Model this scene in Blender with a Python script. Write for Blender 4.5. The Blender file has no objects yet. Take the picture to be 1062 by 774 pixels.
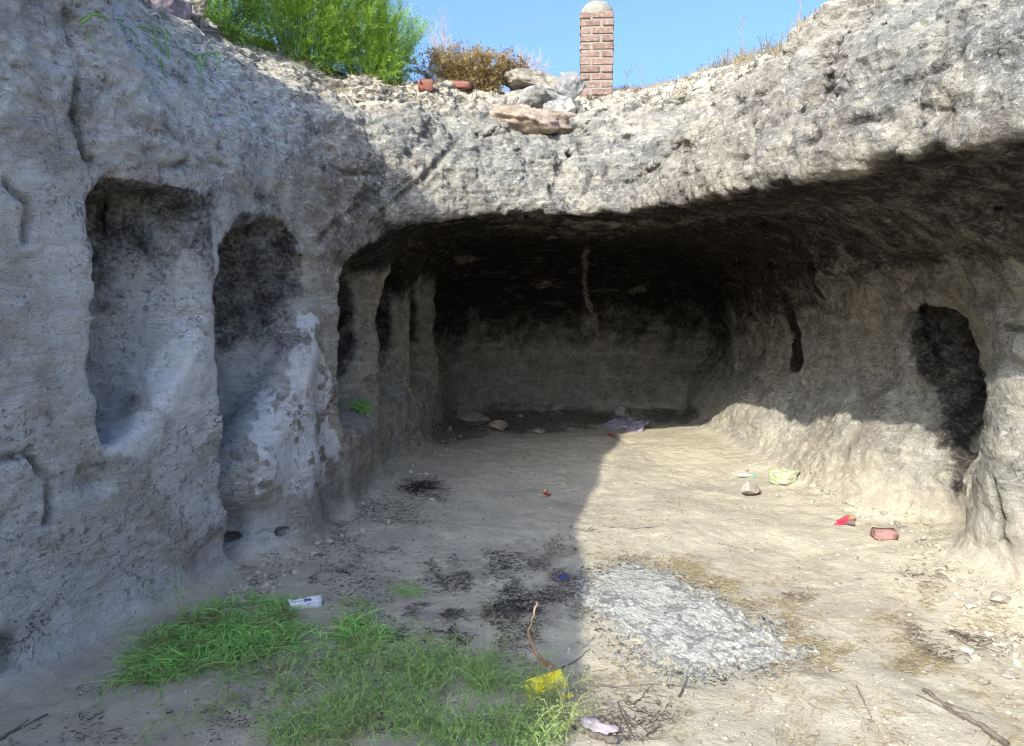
import bpy, math, random
import numpy as np
from mathutils import Vector
from mathutils.bvhtree import BVHTree
random.seed(7); RNG = np.random.default_rng(7)
sc = bpy.context.scene
COL = sc.collection
F32 = np.float32

# ------------------------------------------------------------------ camera
EYE = Vector((0, 0, 1.6)); FPX = 780.0; PITCH = math.radians(6.36)
cam = bpy.data.cameras.new('camera'); co = bpy.data.objects.new('camera', cam); COL.objects.link(co)
co.location = EYE; co.rotation_euler = (math.pi/2 - PITCH, 0, 0)
cam.sensor_fit = 'HORIZONTAL'; cam.sensor_width = 36; cam.lens = 36*FPX/1062
cam.clip_start = 0.05; cam.clip_end = 2000
sc.camera = co
def ray(px, py):
    u = (px-531)/FPX; v = (387-py)/FPX
    return Vector((u, math.cos(PITCH)+v*math.sin(PITCH), -math.sin(PITCH)+v*math.cos(PITCH)))
def P(px, py, Y):
    d = ray(px, py); return EYE + d*(Y/d.y)
def G(px, py, z=0.0):
    d = ray(px, py); return EYE + d*((z-EYE.z)/d.z)

# ------------------------------------------------------------------ noise
def _h(ix, iy, iz, s):
    h = (ix*np.uint32(374761393)) ^ (iy*np.uint32(668265263)) ^ (iz*np.uint32(2147483647 & 0x9E3779B1)) ^ np.uint32((s*1274126177) & 0xffffffff)
    h = (h ^ (h >> np.uint32(13)))*np.uint32(1274126177)
    h ^= h >> np.uint32(16)
    return (h & np.uint32(0xffff)).astype(F32)*F32(2/65535) - F32(1)
def vnoise(x, y, z, s=0):
    fx = np.floor(x); fy = np.floor(y); fz = np.floor(z)
    tx = (x-fx).astype(F32); ty = (y-fy).astype(F32); tz = (z-fz).astype(F32)
    ix = fx.astype(np.int32).astype(np.uint32); iy = fy.astype(np.int32).astype(np.uint32); iz = fz.astype(np.int32).astype(np.uint32)
    tx = tx*tx*(3-2*tx); ty = ty*ty*(3-2*ty); tz = tz*tz*(3-2*tz)
    o = np.uint32(1); r = []
    for a in (0, 1):
        q = []
        for b in (0, 1):
            c0 = _h(ix+np.uint32(a), iy+np.uint32(b), iz, s); c1 = _h(ix+np.uint32(a), iy+np.uint32(b), iz+o, s)
            q.append(c0+(c1-c0)*tz)
        r.append(q[0]+(q[1]-q[0])*ty)
    return r[0]+(r[1]-r[0])*tx
def fbm(x, y, z, f, n=3, s=0, g=0.5, ridge=False):
    t = 0; a = 1.0
    for i in range(n):
        # turn each octave so the lattice never lines up
        c, d = math.cos(0.7+i*1.3), math.sin(0.7+i*1.3)
        X = (x*c-y*d)*f+i*17.3; Y = (x*d*.8+y*c*.8+z*.6)*f+i*5.1; Z = (z*.8-(x*d+y*c)*.6)*f+i*9.7
        v = vnoise(X, Y, Z, s+i*31)
        if ridge: v = 1-2*np.abs(v)
        t = t+a*v; a *= g; f *= 2.03
    return t
def worley(x, y, z, f, s=0):
    X = x*f; Y = y*f; Z = z*f
    fx = np.floor(X); fy = np.floor(Y); fz = np.floor(Z)
    best = np.full(X.shape, 9, F32)
    for a in (-1, 0, 1):
        for b in (-1, 0, 1):
            for c in (-1, 0, 1):
                cx, cy, cz = fx+a, fy+b, fz+c
                ix = cx.astype(np.int32).astype(np.uint32); iy = cy.astype(np.int32).astype(np.uint32); iz = cz.astype(np.int32).astype(np.uint32)
                dx = cx+.5+.45*_h(ix, iy, iz, s)-X; dy = cy+.5+.45*_h(ix, iy, iz, s+1)-Y; dz = cz+.5+.45*_h(ix, iy, iz, s+2)-Z
                best = np.minimum(best, (dx*dx+dy*dy+dz*dz).astype(F32))
    return np.sqrt(best)
def facets(x, y, z, f, s=0):
    # broken faces: every cell tilts its own way
    X = x*f; Y = y*f; Z = z*f
    fx = np.floor(X); fy = np.floor(Y); fz = np.floor(Z); best = np.full(X.shape, 9, F32); val = np.zeros(X.shape, F32)
    for a in (-1, 0, 1):
        for b in (-1, 0, 1):
            for c in (-1, 0, 1):
                cx, cy, cz = fx+a, fy+b, fz+c
                ix = cx.astype(np.int32).astype(np.uint32); iy = cy.astype(np.int32).astype(np.uint32); iz = cz.astype(np.int32).astype(np.uint32)
                h0 = _h(ix, iy, iz, s); h1 = _h(ix, iy, iz, s+1); h2 = _h(ix, iy, iz, s+2)
                dx = X-(cx+.5+.45*h0); dy = Y-(cy+.5+.45*h1); dz = Z-(cz+.5+.45*h2)
                d = (dx*dx+dy*dy+dz*dz).astype(F32); m = d < best
                v = dx*h1+dy*h2+dz*h0+.5*_h(ix, iy, iz, s+5)
                best = np.where(m, d, best); val = np.where(m, v, val)
    return val
def sstep(a, b, x):
    t = np.clip((x-a)/(b-a), 0, 1); return t*t*(3-2*t)
def smin(a, b, k):
    h = np.maximum(k-np.abs(a-b), 0)/k; return np.minimum(a, b)-h*h*k*.25
def smax(a, b, k): return -smin(-a, -b, k)

# ------------------------------------------------------------------ plan curves (metres)
RIM = np.array([(-8.5,-9),(-5.2,-3.6),(-2.75,-2.0),(-2.55,0.5),(-2.28,2.2),(-2.02,3.0),(-1.87,3.38),(-1.66,3.95),(-1.58,4.25),(-1.54,4.7),(-1.37,5.02),
                (-1.20,5.3),(-.90,5.62),(-.35,5.9),(.35,6.0),(.85,5.75),(1.08,5.1),(1.28,4.2),(1.55,3.4),(1.78,2.7),
                (2.25,1.6),(3.3,0.2),(5.6,-1.8),(9.5,-9)], float)  # unseen forecourt behind the camera opened wide to let in fill light
def rim_dist(x, y):
    best = np.full(x.shape, 1e9); 
    for (ax, ay), (bx, by) in zip(RIM[:-1], RIM[1:]):
        ex, ey = bx-ax, by-ay; t = np.clip(((x-ax)*ex+(y-ay)*ey)/(ex*ex+ey*ey), 0, 1)
        best = np.minimum(best, (x-ax-t*ex)**2+(y-ay-t*ey)**2)
    ins = np.zeros(x.shape, bool); pts = list(RIM)
    for i in range(len(pts)):
        (ax, ay), (bx, by) = pts[i], pts[(i+1) % len(pts)]
        c = ((ay > y) != (by > y))
        if abs(by-ay) < 1e-9: continue
        ins ^= c & (x < (bx-ax)*(y-ay)/(by-ay)+ax)
    d = np.sqrt(best)
    return np.where(ins, -d, d)
def lerp(t, pts):
    p = np.array(pts, float); return np.interp(t, p[:, 0], p[:, 1])
# left wall of the room, x as a function of depth: bays between the pillars
LW = [(-9,-3.2),(2.2,-2.28),(3.0,-2.0),(3.38,-1.86),(3.95,-1.62),(4.1,-1.56),(4.15,-1.88),(4.6,-1.85),(4.9,-1.6),(5.02,-1.38),(5.28,-1.24),
      (5.42,-1.62),(6.0,-1.6),(6.15,-1.26),(6.4,-1.13),(6.55,-1.42),(7.05,-1.38),(7.2,-1.12),(7.48,-.98),(7.62,-1.26),(8.15,-1.24),(8.3,-1.04),(8.55,-.87),(8.7,-1.12),(12,-1.05)]
LT = [(-9,-3.2),(2.2,-2.28),(3.0,-2.0),(3.38,-1.86),(3.95,-1.60),(4.1,-1.54),(4.15,-1.82),(4.5,-1.74),(4.8,-1.56),(5.03,-1.36),(5.3,-1.20),(6.4,-1.10),(7.5,-.96),(8.5,-.86),(12,-.82)]
RW = [(-9,4.4),(-3,3.7),(0,3.3),(2.6,2.98),(3.3,2.72),(3.8,2.62),(4.2,2.66),(4.6,2.78),(5.1,2.72),(6.2,2.6),(7.2,2.55),(8.3,2.5),(9.2,2.6),(12,2.7)]

def floor_h(x, y):
    z = np.zeros_like(x)
    h = .028*fbm(x, y, z, .8, 3, 5) + .012*fbm(x, y, z, 3.1, 3, 9)
    h = h + .10*sstep(1.4, 2.7, x)*sstep(3.2, 4.4, y)*sstep(9.5, 7.5, y)      # sandy bank along the right wall
    h = h + .05*np.exp(-((x-.85)**2/.35+(y-3.75)**2/.16))                       # ash heap mound
    h = h - .04*np.exp(-((x-.1)**2/.5+(y-8.9)**2/.5))
    return h

def capsule(x, y, z, a, b, ra, rb, s=(1, 1, 1)):
    ax, ay, az = a; ex, ey, ez = b[0]-ax, b[1]-ay, b[2]-az
    px, py, pz = (x-ax)/s[0], (y-ay)/s[1], (z-az)/s[2]
    ex, ey, ez = ex/s[0], ey/s[1], ez/s[2]
    t = np.clip((px*ex+py*ey+pz*ez)/(ex*ex+ey*ey+ez*ez+1e-9), 0, 1)
    return (np.sqrt((px-t*ex)**2+(py-t*ey)**2+(pz-t*ez)**2)-(ra+(rb-ra)*t))*min(s)
def rbox(x, y, z, c, h, r):
    qx = np.abs(x-c[0])-h[0]+r; qy = np.abs(y-c[1])-h[1]+r; qz = np.abs(z-c[2])-h[2]+r
    return np.sqrt(np.maximum(qx, 0)**2+np.maximum(qy, 0)**2+np.maximum(qz, 0)**2)+np.minimum(np.maximum(qx, np.maximum(qy, qz)), 0)-r

def base_sdf(x, y, z, D, fine=None):
    """negative inside rock"""
    lx = lerp(y, LW); lt = lerp(y, LT); rx = lerp(y, RW)
    lipz = 2.2 + .06*np.sin(x*1.7+1)
    d = D
    top = 2.42 + 1.22*(1-np.exp(-np.maximum(d, 0)/.95)) + .05*np.maximum(d, 0)
    top = top - .12*np.exp(-((x-.75)**2/.5)) + .30*sstep(-1.4, -3.0, x)*sstep(0.5, 3, y) + 1.30*sstep(3.75, 3.15, y+.15*np.sin(x*5))*sstep(-1.3, -1.85, x)
    top = np.where(d < 0, np.minimum(top, 9)+d*3, top)
    rock = smax(z-top, -d, .16)
    # the room
    zc = 2.18 + .0*x + .10*np.exp(-((x-.9)**2/1.5+(y-7.2)**2/2.5)) - .05*sstep(8.5, 10.2, y)
    zc = zc + .03*sstep(4.6, 3.0, y)*sstep(1.2, 2.4, x)
    zc = zc - .38*sstep(7.2, 5.6, y)*sstep(-.55, -1.4, x)
    lx = lt+(lx-lt)*sstep(.5, .8, z)
    left = lx - x + .10*np.maximum(z-1.35, 0)**1.3
    right = x - rx - .10 + .12*np.maximum(z-1.0, 0) + .36*sstep(.85, .05, z+.12*np.sin(y*3.1))*sstep(4.3, 5.2, y)
    back = y - (10.05 - .06*z + .25*sstep(2.0, 2.5, x))
    room = smax(smax(left, z-zc, .75), smax(right, z-zc, 1.1), .12)
    room = smax(room, back, .35)
    room = smax(room, 1.5-y, .3) if False else room
    # niches and bays
    n1 = smax(rbox(x, y, z, (-2.25, 3.75, 1.46), (.72, .36, .64), .14), (y-(4.03+.46*(x+1.65)))*.9, .16); n1 = smax(n1, (1.02-z+.9*(y-3.75)+.5*(x+1.8))*.7, .2)
    n2 = smax(rbox(x, y, z, (-2.10, 4.62, 1.40), (.88, .46, .63), .3), (y-(5.06+.6*(x+1.36)))*.85, .2); n2 = smax(n2, (z-2.02-.28*(y-4.6)), .12); n2 = smax(n2, (x+y*.25+.10-.35*(2.05-z)), .2) if False else n2
    n3 = rbox(x, y, z, (-1.62, 5.80, 1.25), (.45, .38, .46), .25)
    n4 = rbox(x, y, z, (-1.42, 6.98, 1.42), (.38, .27, .42), .2)
    n5 = rbox(x, y, z, (-1.25, 8.06, 1.40), (.34, .24, .44), .18)
    cav = room
    for n, k in ((n1, .03), (n2, .1), (n3, .1), (n4, .1), (n5, .1)):
        cav = smin(cav, n, k)
    # right wall hollow, slot and bowls
    rn = smin(capsule(x, y, z, HOL[0], HOL[1], .17, .30, (.8, .9, 1)), capsule(x, y, z, HOL[1], HOL[2], .29, .12, (.8, .9, 1)), .08)
    cav = smin(cav, rn, .05)
    for (bx, by, bz, br) in BOWLS: cav = smin(cav, np.sqrt((x-bx)**2+(y-by)**2+(z-bz)**2)-br, .03)
    for a, b, r0, r1 in SLOTS: cav = smin(cav, capsule(x, y, z, a, b, r0, r1), .04)
    rock = smax(rock, -cav, .05)
    # white crusted buttress under the second niche, low pillar feet
    bt = capsule(x, y, z, (-1.42, 5.02, 1.30), (-1.62, 4.72, -.1), .05, .40)
    rock = smin(rock, bt, .12)
    rock = smin(rock, capsule(x, y, z, (-1.46, 4.97, 1.15), (-1.66, 4.55, .50), .07, .27), .12)
    rock = smin(rock, capsule(x, y, z, (2.75, 3.9, 1.2), (2.85, 4.0, -.1), .15, .34), .3)
    # cavities at the foot of the left wall
    rock = smax(rock, -capsule(x, y, z, tuple(P(-10, 690, 2.9)), tuple(P(10, 712, 2.95)), .13, .11), .06)
    rock = smax(rock, -capsule(x, y, z, (-1.75, 4.42, .05), (-1.45, 4.5, .05), .12, .09), .06)
    # ground
    rock = smin(rock, z - (fine[0] if fine is not None else 0), .22)
    return rock
def _pt(px, py, Y): return tuple(P(px, py, Y))
HOL = [tuple(P(965, 322, 5.08)+Vector((.06, 0, 0))), tuple(P(986, 392, 4.78)+Vector((.10, 0, 0))), tuple(P(990, 484, 4.62)+Vector((.08, 0, 0)))]
BOWLS = [(*_pt(938, 362, 5.05), .10), (_pt(985, 398, 4.78)[0]+.33, 4.85, _pt(985, 398, 4.78)[2], .14), (*_pt(953, 440, 5.0), .08), (_pt(984, 456, 4.72)[0]+.26, 4.78, _pt(984, 456, 4.72)[2], .11),
         (*_pt(62, 402, 3.08), .07), (*_pt(8, 200, 2.7), .10), (*_pt(105, 497, 3.36), .08), (*_pt(208, 452, 3.86), .05)]
SLOTS = [(_pt(812, 325, 6.95), _pt(820, 372, 6.9), .10, .12), (_pt(849, 268, 6.2), _pt(851, 305, 6.2), .05, .04), (_pt(732, 385, 9.9), _pt(732, 425, 9.9), .12, .12)]

# ------------------------------------------------------------------ grid
def axis(lo, hi, h, lo2, hi2, g=1.25):
    a = list(np.arange(lo, hi+h*.5, h)); s = h
    while a[-1] < hi2: s = min(s*g, 1.0); a.append(a[-1]+s)
    s = h; b = []; c = lo
    while c > lo2: s = min(s*g, 1.0); c -= s; b.append(c)
    return np.array(b[::-1]+a)
HC = .03
AX = axis(-3.1, 3.6, HC, -14, 14); AY = axis(2.3, 10.6, HC, -9, 22); AZ = axis(-.12, 3.95, HC, -.6, 6)
NX, NY, NZ = len(AX), len(AY), len(AZ)
gx, gy = np.meshgrid(AX, AY, indexing='ij')
D2 = rim_dist(gx, gy); FL = floor_h(gx, gy)
def full_sdf(x, y, z, D, fl):
    # low frequency warp of the whole mass
    w1 = .045*fbm(x, y, z, 1.3, 2, 40); w2 = .045*fbm(x, y, z, 1.5, 2, 51)
    lf = 1-.6*sstep(-.9, -1.3, x); w1 = w1*lf; w2 = w2*lf
    r = base_sdf(x+w1, y+w2, z+w1*.5, D+w2, (fl,))
    D = D + sstep(1.8, 2.1, z)*sstep(-1.6, -.6, x)*(.16*fbm(x, y, z*.5, .95, 3, 44)+.06*facets(x, y, z, 1.7, 45)); z = z + .07*sstep(1.5, 1.9, z)*sstep(-1.4, -.7, x)*sstep(7.5, 6.5, y)*fbm(x, y, x*0, 1.3, 3, 47)
    near = np.exp(-np.maximum(z-fl, 0)/.10)                # keep the trodden floor calm
    out = sstep(-.25, .2, D)*sstep(2.0, 2.4, z)            # weathered brow
    left = sstep(-.8, -1.3, x)
    a = (1-.93*near)
    out = out*(1-.65*sstep(.8, 1.5, D))
    n = .050*fbm(x, y, z, 2.6, 2, 60) - .036*fbm(x, y, z, 6.0, 2, 70, ridge=True)*(.4+.9*out)
    n = n + .034*fbm(x*.6, y*.6, z*2.6, 3.5, 3, 80)*(1-left*.5)-out*.065*fbm(x, y, z*1.3, 2.9, 3, 85, ridge=True, g=.55)     # bedding
    pits = np.maximum(0, .36-worley(x+.05*w1, y, z*1.2+w2*2, 5.0, 90))*.16*(.3+1.0*out)*sstep(.1, .7, fbm(x, y, z, 1.1, 2, 95))
    n = n*(1-.45*left*(1-out)) + (.035+.03*out)*facets(x+w1*2, y, z*1.15+w2*2, 2.6, 130)*(1-.4*left)
    n = n + out*(.10*facets(x+w2*2.5, y+w1*2, z, 1.2, 133)+.06*facets(x+w1*3, y, z+w2*2, .7, 139))
    return r + a*(n*.72+pits)
B = 4
bx, by, bz = [np.arange(0, n, B) for n in (NX, NY, NZ)]
def cc(A, b): return np.array([.5*(A[i]+A[min(i+B, len(A)-1)]) for i in b]), np.array([.5*(A[min(i+B, len(A)-1)]-A[i]) for i in b])
cx, hx = cc(AX, bx); cy, hy = cc(AY, by); cz, hz = cc(AZ, bz)
X3, Y3 = np.meshgrid(cx, cy, indexing='ij'); DC = rim_dist(X3, Y3)
V = np.empty((NX, NY, NZ), F32)
XX = X3[:, :, None]+0*cz; YY = Y3[:, :, None]+0*cz; ZZ = cz+0*XX
CB = base_sdf(XX, YY, ZZ, DC[:, :, None]+0*ZZ)
rad = np.sqrt(hx[:, None, None]**2+hy[None, :, None]**2+hz[None, None, :]**2)
act = np.abs(CB) < rad*1.3+.24
for k in range(len(bz)):
    for j in range(0): pass
V[:] = np.repeat(np.repeat(np.repeat(np.where(CB < 0, -1, 1), B, 0), B, 1), B, 2)[:NX, :NY, :NZ]
m = np.repeat(np.repeat(np.repeat(act, B, 0), B, 1), B, 2)[:NX, :NY, :NZ]
I, J, K = np.nonzero(m)
for s in range(0, len(I), 600000):
    i, j, k = I[s:s+600000], J[s:s+600000], K[s:s+600000]
    V[i, j, k] = full_sdf(AX[i], AY[j], AZ[k], D2[i, j], FL[i, j])
print('grid', V.shape, 'active', len(I))
del I, J, K, m

# ------------------------------------------------------------------ surface nets
def surface_nets(V):
    S = V < 0
    c = np.zeros((NX-1, NY-1, NZ-1), np.uint8)
    for a in (0, 1):
        for b in (0, 1):
            for d in (0, 1): c += S[a:NX-1+a, b:NY-1+b, d:NZ-1+d]
    I, J, K = np.nonzero((c > 0) & (c < 8))
    idx = np.full((NX-1, NY-1, NZ-1), -1, np.int32); idx[I, J, K] = np.arange(len(I))
    acc = np.zeros((len(I), 3)); cnt = np.zeros(len(I))
    A = (AX, AY, AZ)
    for ax in range(3):
        o = [q for q in range(3) if q != ax]
        for u in (0, 1):
            for v in (0, 1):
                p0 = [I, J, K]; off = [0, 0, 0]; off[o[0]] = u; off[o[1]] = v
                q0 = [I+off[0], J+off[1], K+off[2]]; q1 = list(q0); q1[ax] = q1[ax]+1
                v0 = V[tuple(q0)].astype(float); v1 = V[tuple(q1)].astype(float)
                m = (v0 < 0) != (v1 < 0); t = np.where(m, v0/np.where(m, v0-v1, 1), 0)
                for e in range(3):
                    a0 = A[e][q0[e]]; a1 = A[e][q1[e]]
                    acc[:, e] += np.where(m, a0+(a1-a0)*t, 0)
                cnt += m
    verts = acc/cnt[:, None]
    quads = []
    for ax in range(3):
        o = [q for q in range(3) if q != ax]
        sl0 = [slice(1, n-1) for n in (NX, NY, NZ)]; sl1 = list(sl0)
        sl0[ax] = slice(0, (NX, NY, NZ)[ax]-1); sl1[ax] = slice(1, (NX, NY, NZ)[ax])
        a = S[tuple(sl0)]; b = S[tuple(sl1)]
        I, J, K = np.nonzero(a != b); flip = a[I, J, K]
        g = [I+(0 if ax == 0 else 1), J+(0 if ax == 1 else 1), K+(0 if ax == 2 else 1)]
        def cell(du, dv):
            q = [g[0], g[1], g[2]]; q[o[0]] = q[o[0]]-du; q[o[1]] = q[o[1]]-dv
            return idx[tuple(q)]
        Q = np.stack([cell(0, 0), cell(1, 0), cell(1, 1), cell(0, 1)], 1)
        if ax == 1: flip = ~flip
        Q[flip] = Q[flip][:, ::-1]
        quads.append(Q)
    return verts, np.concatenate(quads)
VT, QD = surface_nets(V); del V
ok = (QD >= 0).all(1); QD = QD[ok][:, ::-1]
print('nets', len(VT), len(QD))
def subdiv(v, q):
    e = np.stack([q, np.roll(q, -1, 1)], 2).reshape(-1, 2); e.sort(1)
    key = e[:, 0].astype(np.int64)*len(v)+e[:, 1]
    u, inv = np.unique(key, return_inverse=True)
    em = .5*(v[u//len(v)]+v[u % len(v)]); fc = v[q].mean(1)
    n = len(v); ei = (inv.reshape(-1, 4)+n); fi = np.arange(len(q))+n+len(u)
    out = []
    for k in range(4): out.append(np.stack([q[:, k], ei[:, k], fi, ei[:, k-1]], 1))
    return np.concatenate([v, em, fc]), np.concatenate(out)
def vnormals(v, q):
    a = v[q[:, 2]]-v[q[:, 0]]; b = v[q[:, 3]]-v[q[:, 1]]; n = np.cross(a, b)
    N = np.zeros_like(v)
    for k in range(4):
        for e in range(3): N[:, e] += np.bincount(q[:, k], n[:, e], len(v))
    return N/np.maximum(np.linalg.norm(N, axis=1), 1e-12)[:, None]
def smooth(v, q, f):
    e = np.concatenate([q[:, [0, 1]], q[:, [1, 2]], q[:, [2, 3]], q[:, [3, 0]]])
    s = np.zeros_like(v); c = np.bincount(e.ravel(), minlength=len(v))
    for k in range(3): s[:, k] = np.bincount(e[:, 0], v[e[:, 1], k], len(v))+np.bincount(e[:, 1], v[e[:, 0], k], len(v))
    return v+f*(s/np.maximum(c, 1)[:, None]-v)
VT = smooth(VT, QD, .35)
COARSE = (VT.copy(), QD.copy())
VT, QD = subdiv(VT, QD); VT = smooth(VT, QD, .4)
NV = vnormals(VT, QD)
x, y, z = VT.T
Dv = rim_dist(x, y)
flv = floor_h(x, y)
near = np.exp(-np.maximum(z-flv, 0)/.07)*sstep(.5, .9, NV[:, 2])
brow = sstep(-.3, .15, Dv)*sstep(1.95, 2.35, z)
inroom = 1-brow
rough = (.28+.75*brow+.3*sstep(2, 8, y))*(1-.85*near)
disp = rough*(.011*fbm(x, y, z, 14, 2, 200, ridge=True)+.008*fbm(x*.7, y*.7, z*1.8, 26, 2, 210))
disp = disp - rough*.05*np.maximum(0, .36-worley(x, y, z, 13, 230))*sstep(.15, .7, fbm(x, y, z, 2.2, 2, 240))
disp = disp + rough*.010*facets(x+.02*fbm(x, y, z, 6, 2, 7), y, z, 7.5, 150)+rough*.006*facets(x, y, z*1.3, 19, 160)
disp = disp + near*.006*fbm(x, y, z, 9, 3, 261)+near*.0035*fbm(x, y, z, 22, 2, 260)
BV = BVHTree.FromPolygons(COARSE[0].tolist(), COARSE[1].tolist())
def hit(px, py):
    for k in range(40):
        r = BV.ray_cast(EYE, ray(px, py+k*2).normalized())
        if r[0] is not None and r[0].y < 13: return r[0]
    return G(px, py)
CRK = np.zeros_like(x); wob1 = .02*fbm(x, y, z, 7, 2, 900); wob2 = .02*fbm(x, y, z, 7, 2, 910)
for cr, cw in ((((70, 12), (76, 60), (80, 115), (90, 165), (104, 215), (108, 240)), .030), (((262, 70), (258, 130), (262, 190), (256, 240)), .02), (((505, 120), (470, 150), (440, 185), (400, 215)), .035),
           (((600, 150), (612, 185), (600, 212)), .03), (((840, 150), (900, 120), (960, 130)), .03), (((930, 92), (990, 62), (1020, 60)), .03), (((1000, 360), (1040, 340), (1060, 345)), .02), (((1030, 500), (1038, 560), (1050, 610)), .03),
           (((300, 150), (335, 175), (380, 180)), .025), (((700, 140), (735, 112), (790, 100)), .025), (((10, 190), (30, 215), (28, 250)), .03), (((0, 480), (30, 470), (55, 500), (50, 540)), .025), (((150, 205), (165, 175), (200, 165), (235, 170)), .03), (((650, 190), (720, 180), (780, 160)), .03), (((330, 250), (370, 215), (420, 190)), .03)):
    hp = [tuple(hit(*a_)) for a_ in cr]
    for a_, b_ in zip(hp[:-1], hp[1:]):
        if math.dist(a_, b_) > 1.2: continue
        cd = capsule(x+wob1, y+wob2, z+wob1, a_, b_, 0, 0); e_ = np.exp(-(cd/(cw*.72))**2)*sstep(-.7, .2, wob2*50+.3); CRK = np.maximum(CRK, e_); 
disp = disp - .034*CRK
VT = VT + NV*disp[:, None]
NV = vnormals(VT, QD)
# ------------------------------------------------------------------ colour masks (soot, crust, sand, stains; also painted bay shade and left wall fill)
x, y, z = VT.T
flv = floor_h(x, y); hgt = z-flv
Dv = rim_dist(x, y)
n1_ = fbm(x, y, z, 1.4, 3, 300); n2_ = fbm(x, y, z, 5, 3, 310); n3_ = fbm(x, y, z, 11, 2, 320)
def blob(p, r, soft=.5, nz=.35, s=(1, 1, 1)):
    d = np.sqrt(((x-p[0])/s[0])**2+((y-p[1])/s[1])**2+((z-p[2])/s[2])**2)/r
    return sstep(1+soft*.5, 1-soft*.5, d+nz*(n2_*.6+n3_*.4))
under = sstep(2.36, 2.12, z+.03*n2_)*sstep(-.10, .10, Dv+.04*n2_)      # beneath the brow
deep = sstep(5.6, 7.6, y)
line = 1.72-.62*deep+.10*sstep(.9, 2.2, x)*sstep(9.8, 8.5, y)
soot_shade = sstep(line-.62-.2*sstep(1.6, 2.3, x), line+.50+.1*sstep(1.6, 2.3, x), z+.20*n1_+.14*n2_)*under
soot_shade = np.maximum(soot_shade, under*sstep(-.15, -.65, NV[:, 2])*.95*sstep(1.45, 1.8, z))
soot_shade = soot_shade*(1-.75*sstep(-.75, -.95, x)*sstep(1.78, 1.55, z+.15*n1_)*sstep(9.3, 8.6, y))
soot_shade = soot_shade*(1-.28*sstep(1.2, 2.4, x)*sstep(6.5, 4.5, y))
# niches are blackened under their tops
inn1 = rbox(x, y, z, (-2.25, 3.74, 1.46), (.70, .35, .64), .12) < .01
soot_shade = np.where(inn1, np.maximum(soot_shade*.6, .92*sstep(1.38, 1.98, z+.28*n1_+.22*n2_)), soot_shade)
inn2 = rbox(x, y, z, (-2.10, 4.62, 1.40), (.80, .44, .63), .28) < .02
soot_shade = np.where(inn2, np.maximum(soot_shade, .95*sstep(.9, 1.75, z+.25*n1_+.2*n2_)), soot_shade)
soot_shade = np.maximum(soot_shade, .75*sstep(.04, -.04, rbox(x, y, z, (-1.66, 5.80, 1.25), (.45, .38, .46), .25)))  # third niche darkened all over, not only at its top
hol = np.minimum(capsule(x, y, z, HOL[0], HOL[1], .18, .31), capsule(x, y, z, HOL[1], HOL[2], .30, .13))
soot_shade = np.maximum(soot_shade, .76*sstep(.10, -.03, hol+.06*n3_)*sstep(2.60, 2.74, x))
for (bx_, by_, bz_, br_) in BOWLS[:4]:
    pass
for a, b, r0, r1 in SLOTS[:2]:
    soot_shade = np.maximum(soot_shade, sstep(.05, -.0, capsule(x, y, z, a, b, r0, r1)))  # slots darkened inside
lt_ = lerp(y, LT); soot_shade = np.maximum(soot_shade, .72*sstep(.10, .22, lt_-x)*sstep(5.3, 5.42, y)*sstep(8.9, 8.7, y)*sstep(.75, 1.1, z+.15*n2_)*(z < 2.3))  # recess shade between the pillars put into the colour
soot_shade = soot_shade*sstep(.02, .25, hgt)*(1-sstep(3.4, 3.25, y)*sstep(-1.2, -1.6, x))
soot_shade = np.where((inn1|inn2), soot_shade*.72, soot_shade)
# white crust
wh = np.maximum(blob(P(300, 480, 4.75), .42, .3, .5, (.8, 1.2, 1)), blob(P(322, 395, 4.95), .24, .3, .5, (.8, 1, 1.5)))
wh = np.maximum(wh, blob(P(348, 500, 5.0), .25, .3, .6, (.8, 1, 1.7)))
wh = wh*sstep(.2, .5, z+.2*n2_)*sstep(-.3, .3, n3_+.45)
wh = np.maximum(wh, .6*blob(P(195, 390, 3.9), .22, .5, .5, (1, 1, 1.6)))  # paler lower right edge of the first niche
wh = np.maximum(wh, .5*blob(P(150, 452, 3.5), .25, .5, .5, (1.3, 1, .5)))  # paler sill of the first niche
sand = np.maximum(np.exp(-np.maximum(hgt-.015, 0)/.05), sstep(.6, .1, z)*sstep(2.0, 2.5, x)*.8)
sand = np.maximum(sand, sstep(.15, .6, NV[:, 2]+.25*n2_)*sstep(2.9, 3.25, z+.2*n1_)*.85)
# dark lichen and weather streaks on the outer faces
lich = sstep(.0, .65, n1_+.45*n2_)*brow*.85
lich = np.maximum(lich, .85*blob(hit(300, 130), .55, .8, .8)*sstep(-.4, .3, n3_))
for q_ in ((590, 165, .38), (655, 180, .35), (545, 190, .3), (930, 75, .5), (1000, 100, .5), (860, 100, .35), (1040, 60, .4), (470, 150, .3), (620, 205, .4), (700, 190, .3), (390, 190, .35)):
    lich = np.maximum(lich, .95*blob(hit(q_[0], q_[1]), q_[2], .9, 1.1, (1.5, 1.2, .7))*sstep(-.5, .2, n3_))
lich = np.maximum(lich, .7*blob(hit(35, 90), .3, .8, .8))
lich = np.maximum(lich, .40*sstep(.15, .9, fbm(x, y, z*.5, 1.1, 3, 340))*(x < -1.3)*(1-under*.3))
vein = np.zeros_like(x)
vx = lerp(z, [(0, 1.02), (.6, 1.04), (1.0, 1.1), (1.35, 1.06), (1.5, .98), (1.9, .94), (2.2, .95)])+.03*n2_
vein = sstep(.055, .02, np.abs(x-vx)+.02*n3_)*sstep(9.2, 9.6, y)*sstep(.1, .5, z)
for p, r in ((P(487, 270, 9.9), .10), (P(484, 360, 9.9), .12), (P(565, 295, 9.9), .08), (P(665, 300, 9.9), .09)):
    vein = np.maximum(vein, .8*blob(p, r, .4, 1.3, (1.3, 2, .5)))
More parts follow.
